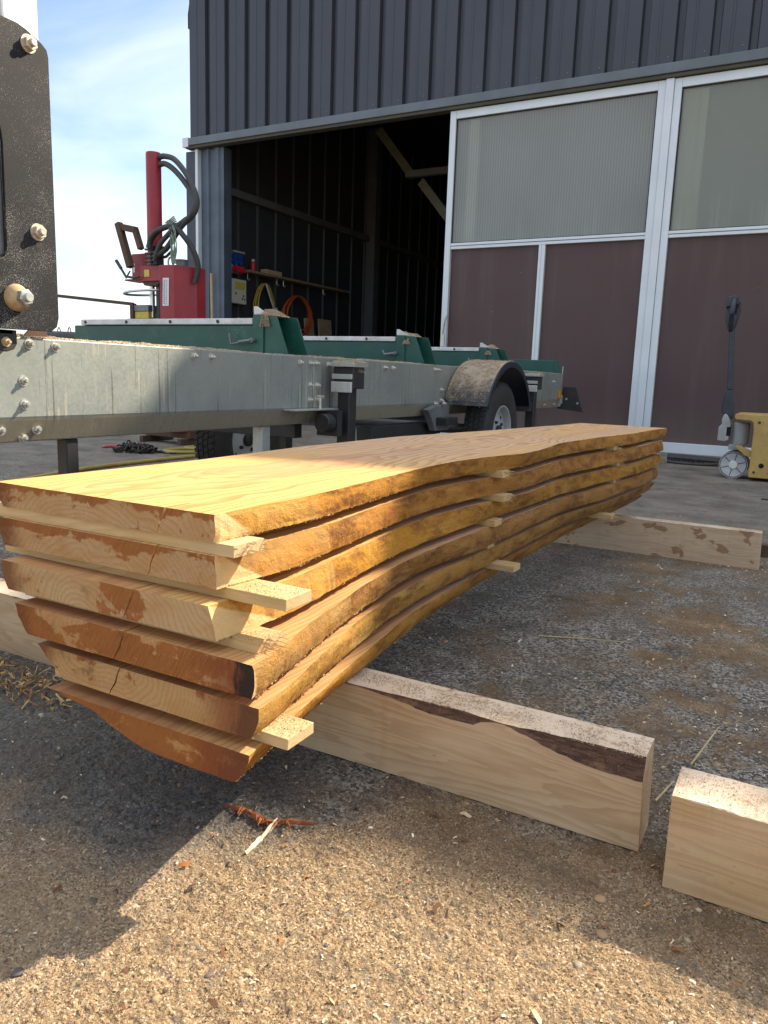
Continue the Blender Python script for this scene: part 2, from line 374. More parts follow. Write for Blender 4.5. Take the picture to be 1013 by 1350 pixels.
M['pump'] = simple('grey_pump_paint', (.42,.44,.43), (.30,.31,.30), 12, .5, .1, .05, 200)
M['wheelgrey'] = simple('grey_wheel', (.50,.50,.51), (.40,.40,.42), 18, .6)
M['handle'] = simple('dark_blue_handle', (.018,.022,.034), (.03,.035,.05), 15, .42)
M['clad'] = simple('shed_cladding', (.048,.053,.070), (.040,.045,.060), 1.2, .45, .1, .04, 60, (.13,.135,.14), -.10, 260)
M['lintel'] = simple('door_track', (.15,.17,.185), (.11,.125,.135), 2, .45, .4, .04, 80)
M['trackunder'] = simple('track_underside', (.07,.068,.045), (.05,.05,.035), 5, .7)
M['frame'] = simple('door_frame', (.66,.70,.73), (.60,.645,.68), 3, .42, .15)
M['jamb'] = simple('door_jamb', (.105,.13,.165), (.075,.095,.125), 3, .5, .35, .04, 50)
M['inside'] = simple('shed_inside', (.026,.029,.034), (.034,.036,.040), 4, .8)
M['insiderib'] = simple('inside_rib', (.10,.105,.11), (.08,.085,.09), 4, .7)
M['insidesteel'] = simple('inside_steel', (.12,.125,.13), (.09,.095,.10), 4, .6)
M['insidepale'] = simple('pale_brace', (.13,.135,.085), (.10,.105,.07), 5, .6)
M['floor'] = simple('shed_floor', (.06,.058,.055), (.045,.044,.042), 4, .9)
M['shelf'] = simple('shelf_board', (.30,.22,.13), (.22,.15,.09), 20, .7)
M['boxgrey'] = simple('socket_box', (.34,.36,.36), (.28,.3,.3), 6, .5)
M['beige'] = simple('beige_box', (.62,.60,.46), (.56,.54,.41), 6, .5)
M['blue'] = simple('blue_socket', (.02,.075,.33), (.015,.05,.24), 8, .4)
M['redplug'] = simple('red_socket', (.55,.02,.03), (.45,.02,.025), 8, .4)
M['ycable'] = simple('yellow_cable', (.55,.37,.04), (.42,.27,.04), 30, .5)
M['ocable'] = simple('orange_cable', (.62,.11,.02), (.5,.08,.015), 30, .5)
M['wcable'] = simple('white_plug', (.6,.6,.56), None, 10, .5)
M['yhose'] = simple('yellow_hose', (.42,.33,.07), (.30,.24,.06), 12, .6)
M['chain'] = simple('dark_chain', (.03,.027,.025), (.055,.045,.04), 40, .5, .6)
M['bark'] = simple('orange_bark', (.36,.10,.018), (.15,.04,.012), 60, .75, 0, .6, 200)
M['splint'] = simple('white_splint', (.70,.58,.42), (.60,.46,.30), 60, .7)
M['straw'] = simple('straw', (.55,.42,.22), None, 40, .7)
M['twine'] = simple('green_twine', (.24,.30,.22), (.16,.2,.15), 40, .8)
M['void'] = simple('dark_opening', (.006,.006,.007), None, 5, .9)

def attr_mat(name, rough=.8, emis=None):
    t = T(name); a = t.n('VertexColor', layer_name='Col').outputs[0]
    return t.bsdf(t.mix(.35, a, t.mix(t.noise(t.pos(), 700, 3), a, (.12,.08,.05))), rough)
M['chips'] = attr_mat('chip_wood')
M['stones'] = attr_mat('gravel_stone', .7)

# cladding panel maroon with fine vertical wood-grain streaks
t = T('maroon_panel'); p = t.pos()
v1 = t.noise(t.scale(p, (160,1,3)), 1, 3, .7); v2 = t.noise(p, 1.3, 4); v3 = t.noise(p, 90, 3)
c = t.mix(v1, (.064,.031,.031), (.085,.045,.043)); c = t.mix(t.math('MULTIPLY', t.ramp(v2, .35, .7), .7), c, (.075,.046,.043))
q = t.n('SeparateXYZ', {0: p}).outputs[2]
low = t.math('MULTIPLY', t.ramp(t.math('ADD', q, t.math('MULTIPLY', t.noise(t.scale(p, (12,1,2)), 1, 4), .5)), .30, .8, .40, 0), t.ramp(v3, .3, .7, .4, 1))
c = t.mix(low, c, (.15,.125,.105))
scr = t.ramp(t.noise(t.scale(t.n('VectorRotate', {'Vector': p, 'Angle': R(14)}, rotation_type='Y_AXIS').outputs[0], (3.5,1,160)), 1, 2, .4), .76, .78)
c = t.mix(t.math('MULTIPLY', scr, .45), c, (.20,.16,.16))
wash = t.noise(t.scale(p, (7,1,.5)), 1, 4, .6)
c = t.mix(t.math('MULTIPLY', t.ramp(wash, .5, .75), .35), c, (.12,.088,.082))
c = t.mix(t.ramp(t.noise(t.scale(p, (25,25,12)), 1, 2), .80, .81), c, (.4,.36,.34))
M['maroon'] = t.bsdf(c, .55, 0, t.bump(v3, .08, .001))

# twin-wall translucent sheet
def sheet(name, col, ribs):
    t = T(name); p = t.pos(); sx = t.n('SeparateXYZ', {0: p})
    rb = t.math('POWER', t.math('ABSOLUTE', t.math('SINE', t.math('MULTIPLY', sx.outputs[0], ribs))), .6)
    st = t.noise(t.scale(p, (60,1,.8)), 1, 4, .6)
    drip = t.math('MULTIPLY', t.ramp(t.noise(t.scale(p, (26,1,.7)), 1, 3), .5, .7), t.ramp(sx.outputs[2], 1.93, 2.35, 1, 0))
    c = t.mix(t.math('SUBTRACT', 1, rb), col, tuple(x*.42 for x in col)); c = t.mix(t.math('MULTIPLY', st, .35), c, tuple(x*.8 for x in col))
    c = t.mix(t.math('MULTIPLY', drip, .5), c, (.60,.61,.55))
    cl = t.noise(t.scale(p, (.9,1,.7)), 1.4, 4, .55); c = t.mix(t.math('MULTIPLY', t.ramp(cl, .35, .7), .45), c, tuple(x*.62 for x in col))
    sp_ = t.ramp(t.noise(p, 140, 2), .72, .76); c = t.mix(t.math('MULTIPLY', sp_, .35), c, (.22,.20,.17))
    b = t.n('BsdfPrincipled', {'Base Color': c, 'Roughness': .38})
    tr = t.n('BsdfTransparent', {0: (.9,.92,.9,1)})
    tl = t.n('BsdfTranslucent', {0: (.6,.62,.56,1)})
    m0 = t.n('MixShader', {0: .25, 1: b.outputs[0], 2: tl.outputs[0]})
    m1 = t.n('MixShader', {0: .50, 1: m0.outputs[0], 2: tr.outputs[0]})
    t.t.links.new(m1.outputs[0], t.out.inputs[0]); return t.m
M['sheet1'] = sheet('ribbed_glazing', (.56,.585,.57), 122)
M['gasket'] = simple('rubber_gasket', (.02,.02,.02), None, 5, .7)
M['sheet2'] = sheet('plain_glazing', (.48,.505,.45), 300)
M['behind'] = simple('grey_lining', (.20,.21,.20), (.17,.18,.175), 1.2, .8)
M['behindpost'] = simple('pale_post', (.75,.74,.62), (.68,.68,.56), 2, .7)

# asphalt with sawdust trodden in
t = T('yard_asphalt'); p = t.pos(); sx = t.n('SeparateXYZ', {0: p}); X, Y = sx.outputs[0], sx.outputs[1]
agg = t.voro(p, 210, 'Color'); ag = t.n('SeparateColor', {0: agg}).outputs[0]
agd = t.voro(p, 210, 'Distance')
big = t.noise(p, 2.2, 5, .6); mid = t.noise(p, 9, 4, .6); fine = t.noise(p, 330, 3, .7); fine2 = t.noise(p, 900, 2, .7)
asp = t.mix(t.ramp(ag, .1, .95), (.075,.070,.064), (.46,.425,.37))
asp = t.mix(t.ramp(t.math('ADD', ag, 0), .90, .93), asp, (.24,.22,.19))
asp = t.mix(t.math('MULTIPLY', t.ramp(mid, .45, .70), .7), asp, (.13,.108,.085))
farn = t.noise(t.scale(p, (1.6,2.0,1)), 1.7, 7, .72)
farc = t.mix(t.ramp(farn, .35, .65), (.150,.135,.115), (.290,.262,.222))
asp = t.mix(t.ramp(Y, 1.6, 4.2, 0, .8), asp, farc)
brown = t.ramp(t.noise(t.vmath('ADD', p, (3,1,0)), 4.5, 7, .72), .47, .60)
asp = t.mix(t.math('MULTIPLY', brown, t.ramp(Y, 2.2, 3.8, .58, .12)), asp, t.mix(t.ramp(fine, .3, .7), (.075,.042,.026), (.29,.195,.12)))
tar = t.ramp(t.noise(t.vmath('ADD', p, (1,6,0)), 5.5, 6, .68), .54, .66)
asp = t.mix(t.math('MULTIPLY', tar, .5), asp, t.mix(ag, (.022,.023,.026), (.07,.07,.072)))
lint = t.ramp(t.noise(t.scale(p, (1,1,1)), 240, 4, .75), .56, .66)
asp = t.mix(t.math('MULTIPLY', lint, .6), asp, (.40,.33,.24))
pit = t.ramp(t.noise(t.vmath('ADD', p, (2,2,0)), 190, 4, .75), .54, .64)
asp = t.mix(t.math('MULTIPLY', pit, .65), asp, (.035,.030,.027))
bare_gloss = t.math('MULTIPLY', t.ramp(X, -.66, -.50, 1, 0), t.ramp(Y, .98, .90))  # darker, glossier bare asphalt under and left of the stack
asp = t.mix(t.math('MULTIPLY', bare_gloss, .72), asp, t.mix(ag, (.026,.027,.028), (.085,.085,.084)))
# sawdust spread: thick in front of the bearer, thin further off
zone = t.math('ADD', t.ramp(Y, .98, .70, 0, .50), t.ramp(X, -.75, -.35, -.42, .0))
zone = t.math('ADD', zone, t.ramp(Y, .75, .45, 0, .35)); zone = t.math('ADD', zone, t.math('MULTIPLY', t.ramp(Y, .96, 1.05), t.ramp(t.noise(t.vmath('ADD', p, (9,4,0)), 3.2, 5, .65), .42, .64, .06, .40))); zone = t.math('SUBTRACT', zone, t.ramp(Y, 2.4, 4.0, 0, .30)); zone = t.math('ADD', zone, t.math('MULTIPLY', t.ramp(Y, 1.06, .94), t.ramp(X, -.56, -.40, 0, .30)))
near_block = t.math('MULTIPLY', t.ramp(X, -.22, -.11), t.ramp(Y, 1.1, .9)); zone = t.math('ADD', zone, t.math('MULTIPLY', near_block, .14))
ms = t.math('ADD', t.math('ADD', t.math('MULTIPLY', fine, .55), t.math('MULTIPLY', mid, .30)), t.math('ADD', t.math('MULTIPLY', big, .25), t.math('SUBTRACT', zone, .28)))
m = t.ramp(ms, .43, .66)
gv = t.voro(t.vmath('ADD', p, (.11,.07,0)), 460, 'Color'); gs = t.n('SeparateColor', {0: gv})
dustc = t.mix(gs.outputs[0], (.225,.145,.080), (.49,.345,.205))
dustc = t.mix(t.ramp(gs.outputs[1], .86, .90), dustc, (.62,.50,.34))
dustc = t.mix(t.ramp(gs.outputs[2], .88, .92), dustc, (.10,.065,.04))
dustc = t.mix(t.math('MULTIPLY', t.ramp(mid, .4, .7), .45), dustc, (.315,.21,.12))
dustc = t.mix(t.math('MULTIPLY', t.ramp(t.noise(t.vmath('ADD', p, (5,5,0)), 26, 6, .75), .52, .64), .7), dustc, t.mix(gs.outputs[1], (.10,.085,.07), (.24,.19,.13)))
agg2 = t.voro(p, 62, 'Color'); a2 = t.n('SeparateColor', {0: agg2}); d2 = t.voro(p, 62, 'Distance')
st = t.math('MULTIPLY', t.ramp(d2, .18, .34, 1, 0), t.ramp(a2.outputs[0], .74, .78))
dustc = t.mix(t.math('MULTIPLY', st, .65), dustc, t.mix(a2.outputs[1], (.13,.12,.115), (.30,.25,.19)))
shade_band = t.math('MULTIPLY', t.ramp(t.math('ADD', Y, t.math('MULTIPLY', mid, .1)), .82, .93), t.ramp(t.noise(t.vmath('ADD', p, (7,2,0)), 6, 4), .30, .55))  # shade painted into the sawdust: patchy darker brown towards the bearers
dustc = t.mix(t.math('MULTIPLY', shade_band, .62), dustc, (.125,.078,.045))
c = t.mix(t.math('MULTIPLY', m, .93), asp, dustc)
pale = t.ramp(t.voro(t.vmath('ADD', p, (.3,.2,0)), 95, 'Distance'), .10, .16, 1, 0)
c = t.mix(t.math('MULTIPLY', pale, t.ramp(t.n('SeparateColor', {0: t.voro(t.vmath('ADD', p, (.3,.2,0)), 95, 'Color')}).outputs[1], .72, .74)), c, (.50,.42,.30))
gl = t.ramp(bare_gloss, 0, 1, .74, .30)
rg = t.math('ADD', t.math('MULTIPLY', m, .30), t.math('ADD', gl, t.math('MULTIPLY', ag, .2)), clamp=True)
fine3 = t.noise(p, 150, 4, .75)
h = t.math('ADD', t.math('MULTIPLY', agd, -.8), t.math('ADD', t.math('MULTIPLY', fine3, 1.3), t.math('ADD', fine, t.math('MULTIPLY', fine2, .5))))
M['ground'] = t.bsdf(c, rg, 0, t.bump(h, 1.0, .0032), Specular_IOR_Level=t.ramp(bare_gloss, 0, 1, .12, .6))

# ------------------------------------------------------------------ ground: ONE sheet, finely modelled near the camera
def vnoise(x, y, cell, seed):
    g = np.random.default_rng(seed).random((256, 256))
    u = x / cell; v = y / cell
    iu = np.floor(u).astype(int); iv = np.floor(v).astype(int)
    fu = u - iu; fv = v - iv; fu = fu*fu*(3-2*fu); fv = fv*fv*(3-2*fv)
    a = g[iu % 256, iv % 256]; b = g[(iu+1) % 256, iv % 256]; c_ = g[iu % 256, (iv+1) % 256]; d = g[(iu+1) % 256, (iv+1) % 256]
    return a*(1-fu)*(1-fv) + b*fu*(1-fv) + c_*(1-fu)*fv + d*fu*fv

def hground(x, y):
    h = .0036*(vnoise(x, y, .085, 1)-.5) + .0030*(vnoise(x, y, .022, 2)-.5) + .0030*(vnoise(x, y, .0085, 3)-.5)
    g = vnoise(x, y, .0046, 4); h = h + .0032*(g-.5)
    s = vnoise(x, y, .016, 6); h = h + .004*np.clip(s-.72, 0, 1)
    w = np.clip(np.minimum(np.minimum((x+1.25)/.3, (.42-x)/.05), np.minimum((y-.24)/.03, (1.25-y)/.25)), 0, 1)
    return (h - .0012)*w

def make_ground():
    x0, x1, y0, y1 = -1.25, .42, .24, 1.25; st = .0019
    nx = int((x1-x0)/st); ny = int((y1-y0)/st)
    xs = np.linspace(x0, x1, nx); ys = np.linspace(y0, y1, ny)
    gx, gy = np.meshgrid(xs, ys, indexing='ij')
    gz = hground(gx, gy); gz[0,:] = gz[-1,:] = 0; gz[:,0] = gz[:,-1] = 0
    V = np.stack([gx, gy, gz], -1).reshape(-1, 3)
    ii, jj = np.meshgrid(np.arange(nx-1), np.arange(ny-1), indexing='ij')
    a = (ii*ny+jj).ravel(); F = np.stack([a, a+ny, a+ny+1, a+1], -1)
    # outer ring: four big quads round the patch out to the horizon, sharing its corners
    L = 600.
    base = len(V); cor = [(0,0), (nx-1,0), (nx-1,ny-1), (0,ny-1)]; ci = [i*ny+j for i, j in cor]
    out = np.array([(-L,-L,0),(L,-L,0),(L,L,0),(-L,L,0)])
    V = np.vstack([V, out])
    F2 = np.array([(base, base+1, ci[1], ci[0]), (base+1, base+2, ci[2], ci[1]), (base+2, base+3, ci[3], ci[2]), (base+3, base, ci[0], ci[3])])
    F = np.vstack([F, F2])
    me = bpy.data.meshes.new('ground')
    me.vertices.add(len(V)); me.vertices.foreach_set('co', V.astype(np.float32).ravel())
    me.loops.add(F.size); me.loops.foreach_set('vertex_index', F.astype(np.int32).ravel())
    me.polygons.add(len(F)); me.polygons.foreach_set('loop_start', np.arange(0, F.size, 4, dtype=np.int32))
    me.update(calc_edges=True); me.validate()
    me.materials.append(M['ground'])
    o = bpy.data.objects.new('ground', me); link(o); o['kind'] = 'structure'
make_ground()

# ------------------------------------------------------------------ scatter helpers (stuff)
def scatter(name, verts, faces, cols, mat, flat=True):
    me = bpy.data.meshes.new(name)
    k = faces.shape[1]
    me.vertices.add(len(verts)); me.vertices.foreach_set('co', verts.astype(np.float32).ravel())
    me.loops.add(faces.size); me.loops.foreach_set('vertex_index', faces.astype(np.int32).ravel())
    me.polygons.add(len(faces)); me.polygons.foreach_set('loop_start', np.arange(0, faces.size, k, dtype=np.int32))
    me.update(calc_edges=True)
    a = me.color_attributes.new('Col', 'FLOAT_COLOR', 'POINT')
    a.data.foreach_set('color', np.hstack([cols, np.ones((len(cols), 1))]).astype(np.float32).ravel())
    me.materials.append(mat)
    o = bpy.data.objects.new(name, me); link(o); o['kind'] = 'stuff'
    return o

def rot_rand(n, tilt=1.0):
    a = rng.random(n)*2*np.pi; b = (rng.random(n)-.5)*2*tilt; c = (rng.random(n)-.5)*2*tilt
    ca, sa, cb, sb, cc, sc = np.cos(a), np.sin(a), np.cos(b), np.sin(b), np.cos(c), np.sin(c)
    Rz = np.zeros((n,3,3)); Rz[:,0,0]=ca; Rz[:,0,1]=-sa; Rz[:,1,0]=sa; Rz[:,1,1]=ca; Rz[:,2,2]=1
    Ry = np.zeros((n,3,3)); Ry[:,0,0]=cb; Ry[:,0,2]=sb; Ry[:,2,0]=-sb; Ry[:,2,2]=cb; Ry[:,1,1]=1
    Rx = np.zeros((n,3,3)); Rx[:,1,1]=cc; Rx[:,1,2]=-sc; Rx[:,2,1]=sc; Rx[:,2,2]=cc; Rx[:,0,0]=1
    return Rz @ Ry @ Rx

def flakes(P, L, W, tilt, pal, bend=.25):
    """curled little chips: 2x3 vertex strips"""
    n = len(P); u = np.array([-1,0,1.]); base = np.array([(a, b, 0) for a in u for b in (-.5,.5)])
    B = np.repeat(base[None], n, 0); B[:,:,0] *= L[:,None]*.5; B[:,:,1] *= W[:,None]
    B[:,:,1] *= 1 - .6*rng.random((n,6))
    B[:,:,2] = -bend*L[:,None]*(base[None,:,0]**2)*rng.random(n)[:,None]
    V = np.einsum('nij,nkj->nki', rot_rand(n, tilt), B) + P[:,None]
    F = np.array([(0,2,3,1),(2,4,5,3)]); F = (F[None] + 6*np.arange(n)[:,None,None]).reshape(-1,4)
    C = pal[rng.integers(0, len(pal), n)]*(0.75+.5*rng.random((n,1))); C = np.repeat(C, 6, 0)
    return V.reshape(-1,3), F, C

def grains(P, r, pal):
    n = len(P); base = np.array([(1,1,1),(-1,-1,1),(-1,1,-1),(1,-1,-1)])*.6
    B = base[None]*r[:,None,None]*(.5+rng.random((n,1,3)))
    V = np.einsum('nij,nkj->nki', rot_rand(n, 3), B) + P[:,None]
    F = np.array([(0,1,2),(0,3,1),(0,2,3),(1,3,2)]); F = (F[None]+4*np.arange(n)[:,None,None]).reshape(-1,3)
    C = pal[rng.integers(0, len(pal), n)]*(.75+.5*rng.random((n,1))); C = np.repeat(C, 4, 0)
    return V.reshape(-1,3), F, C

# footprints that loose bits must not lie inside
def free(x, y):
    k = ~((x > -2.2) & (x < -.127) & (y > .95) & (y < 1.02)) & ~((x > -.09) & (y > .89) & (y < .985))
    return k & ~((x > -2.2) & (x < -.075) & (y > 2.785) & (y < 2.84))

PALW = np.array([(.72,.58,.38),(.62,.46,.27),(.80,.70,.54),(.50,.33,.17),(.42,.22,.09),(.78,.66,.47)])
PALD = np.array([(.46,.325,.185),(.53,.385,.225),(.37,.25,.135),(.36,.18,.065),(.60,.46,.30),(.42,.295,.165),(.14,.095,.06),(.23,.195,.16)])
def gz(x, y): return np.where((x > -1.25) & (x < .42) & (y > .24) & (y < 1.25), hground(x, y), 0.)

# pale chips over the yard (denser close by)
n = 8000; d = .42*np.exp(rng.random(n)*2.3); th = R(-62) + rng.random(n)*R(66)
x = d*np.sin(th) + .06; y = d*np.cos(th); k = free(x, y); x, y, d = x[k], y[k], d[k]; n = len(x)
k = (rng.random(len(x)) < np.clip(.25+1.1*vnoise(x, y, .16, 41)-.0, .1, 1)); x, y, d = x[k], y[k], d[k]; n = len(x)
L = .0020 + .0058*rng.random(n)**3.2; L *= np.clip(.75+d*.16, .8, 1.5)
P = np.stack([x, y, gz(x, y) + .0013 + .3*L*.3], -1)
V, F, C = flakes(P, L, L*(.22+.35*rng.random(n)), .5, PALW)
n = 6500; x2 = -.75+1.5*rng.random(n); y2 = 1.02+2.6*rng.random(n)**1.25; k = free(x2, y2) & (rng.random(n) < np.clip(.2+1.2*vnoise(x2, y2, .3, 44), .1, 1)); x2, y2 = x2[k], y2[k]; n = len(x2)
L = (.0022+.0052*rng.random(n)**2.2)*np.clip(.7+y2*.2, .8, 1.4); P = np.stack([x2, y2, gz(x2, y2)+.0012+.1*L], -1)
V2, F2, C2 = flakes(P, L, L*(.3+.5*rng.random(n)), .5, PALW)
scatter('wood_chips', np.vstack([V, V2]), np.vstack([F, F2+len(V)]), np.vstack([C, C2]), M['chips'])
# sawdust grains on the ground in front of the bearers
n = 120000; x = -1.0 + 1.35*rng.random(n); y = .30 + .68*rng.random(n)**1.15; k = free(x, y)
k &= rng.random(n) < np.clip((x+1.05)/.5, .10, 1)*np.clip((1.12-y)/.28, .15, 1)*np.clip(.25+1.6*(vnoise(x,y,.06,21)-.2), .15, 1)
x, y = x[k], y[k]; r = .0003 + .0009*rng.random(len(x))**2.6
P = np.stack([x, y, gz(x, y) + r*.3], -1)
V, F, C = grains(P, r, PALD); scatter('sawdust_on_ground', V, F, C, M['chips'])
# bits of brown bark
n = 420; x = -1.3+1.9*rng.random(n); y = .33+1.6*rng.random(n)**1.4; k = free(x, y); x, y = x[k], y[k]; n = len(x)
L = .004+.012*rng.random(n)**3
P = np.stack([x, y, gz(x, y)+.002+.15*L], -1)
V, F, C = flakes(P, L, L*(.3+.4*rng.random(n)), .5, np.array([(.26,.085,.022),(.40,.15,.03),(.16,.06,.025),(.10,.05,.03)]), .5)
n = 90; x = -.9+1.3*rng.random(n); y = .36+.9*rng.random(n)**1.3; k = free(x, y); x, y = x[k], y[k]; n = len(x); L = .007+.014*rng.random(n)**1.6
P = np.stack([x, y, gz(x, y)+.003+.12*L], -1)
V2, F2, C2 = flakes(P, L, L*(.22+.3*rng.random(n)), .5, np.array([(.34,.10,.02),(.46,.20,.05),(.18,.07,.03),(.62,.46,.26),(.09,.05,.035)]), .8)
scatter('bark_bits', np.vstack([V, V2]), np.vstack([F, F2+len(V)]), np.vstack([C, C2]), M['chips'])
# stones set in the surface
def stones():
    bm = bmesh.new(); bmesh.ops.create_icosphere(bm, subdivisions=2, radius=1); bv = np.array([v.co[:] for v in bm.verts]); bf = np.array([[v.index for v in f.verts] for f in bm.faces]); bm.free()
    n = 1000; x = -1.5+2.1*rng.random(n); y = .30+1.5*rng.random(n)**1.5; k = free(x, y); x, y = x[k], y[k]; n = len(x)
    r = .0016+.0048*rng.random(n)**4
    sc = np.stack([r*(.8+.7*rng.random(n)), r*(.7+.5*rng.random(n)), r*(.35+.25*rng.random(n))], -1)
    B = bv[None]*(1+.34*(rng.random((n, len(bv), 1))-.5))*sc[:,None]
    a = rng.random(n)*6.28; ca, sa = np.cos(a)[:,None], np.sin(a)[:,None]
    B = np.stack([B[:,:,0]*ca-B[:,:,1]*sa, B[:,:,0]*sa+B[:,:,1]*ca, B[:,:,2]], -1)
    V = B + np.stack([x, y, gz(x, y)-.0004], -1)[:,None]
    F = (bf[None]+len(bv)*np.arange(n)[:,None,None]).reshape(-1,3)
    pal = np.array([(.17,.155,.14),(.12,.11,.10),(.30,.25,.18),(.36,.28,.17),(.24,.21,.18),(.42,.35,.25),(.10,.09,.085),(.40,.26,.13)])
    C = np.repeat(pal[rng.integers(0, len(pal), n)]*(.8+.4*rng.random((n,1))), len(bv), 0)
    o = scatter('gravel', V.reshape(-1,3), F, C, M['stones'])
stones()

# ------------------------------------------------------------------ the planks
TOPR = [[(.655,-.579),(.733,-.580),(.789,-.577),(.902,-.578),(1.071,-.590),(1.254,-.604),(1.385,-.604),(1.52,-.588),(1.66,-.552),(1.80,-.553),(2.054,-.576),(2.342,-.551),(2.659,-.506),(2.936,-.494),(3.14,-.470)],
 [(.652,-.576),(.733,-.579),(.796,-.580),(.904,-.579),(1.026,-.594),(1.166,-.607),(1.324,-.617),(1.521,-.596),(1.70,-.563),(2.068,-.578),(2.44,-.543),(2.687,-.495),(3.14,-.485)],
 [(.634,-.572),(.77,-.564),(.823,-.567),(.91,-.579),(1.026,-.592),(1.184,-.611),(1.329,-.616),(1.524,-.596),(1.75,-.565),(2.07,-.575),(2.452,-.531),(2.711,-.493),(3.15,-.488)],
 [(.630,-.502),(.686,-.509),(.802,-.538),(.864,-.548),(.996,-.571),(1.14,-.588),(1.277,-.591),(1.475,-.588),(2.078,-.574),(2.464,-.529),(2.897,-.496),(3.13,-.492)],
 [(.640,-.500),(.711,-.512),(.78,-.529),(.856,-.546),(.978,-.573),(1.154,-.593),(1.299,-.599),(1.641,-.592),(2.123,-.580),(2.469,-.528),(2.918,-.500),(3.12,-.495)],
 [(.632,-.508),(.746,-.527),(.807,-.536),(.867,-.548),(1.206,-.597),(1.404,-.604),(1.576,-.603),(2.1,-.60),(2.499,-.580),(2.882,-.545),(3.12,-.535)]]
BOTR = [[(.655,-.581),(.703,-.577),(.755,-.574),(.834,-.572),(.902,-.576),(1.018,-.588),(1.152,-.601),(1.317,-.612),(1.476,-.598),(1.65,-.565),(2.042,-.573),(2.44,-.533),(2.64,-.497),(2.943,-.494),(3.14,-.477)],
 [(.652,-.576),(.715,-.566),(.805,-.563),(.908,-.576),(1.02,-.589),(1.162,-.604),(1.316,-.612),(1.523,-.595),(1.72,-.566),(2.044,-.569),(2.417,-.526),(2.69,-.490),(3.14,-.475)],
 [(.634,-.561),(.669,-.556),(.71,-.554),(.816,-.557),(.897,-.569),(1.023,-.586),(1.159,-.598),(1.294,-.601),(1.489,-.595),(2.063,-.570),(2.399,-.534),(2.741,-.493),(3.15,-.481)],
 [(.630,-.503),(.764,-.531),(.841,-.547),(.929,-.565),(1.173,-.600),(1.307,-.602),(1.495,-.580),(2.099,-.575),(2.445,-.525),(2.904,-.493),(3.13,-.490)],
 [(.640,-.514),(.722,-.528),(.797,-.542),(.882,-.557),(1.11,-.594),(1.246,-.604),(1.392,-.603),(1.545,-.597),(2.177,-.592),(2.554,-.552),(2.883,-.530),(3.12,-.521)],
 [(.632,-.532),(.697,-.542),(.734,-.550),(.834,-.565),(.909,-.574),(1.296,-.616),(1.442,-.622),(1.728,-.627),(2.396,-.617),(2.803,-.593),(3.12,-.580)]]
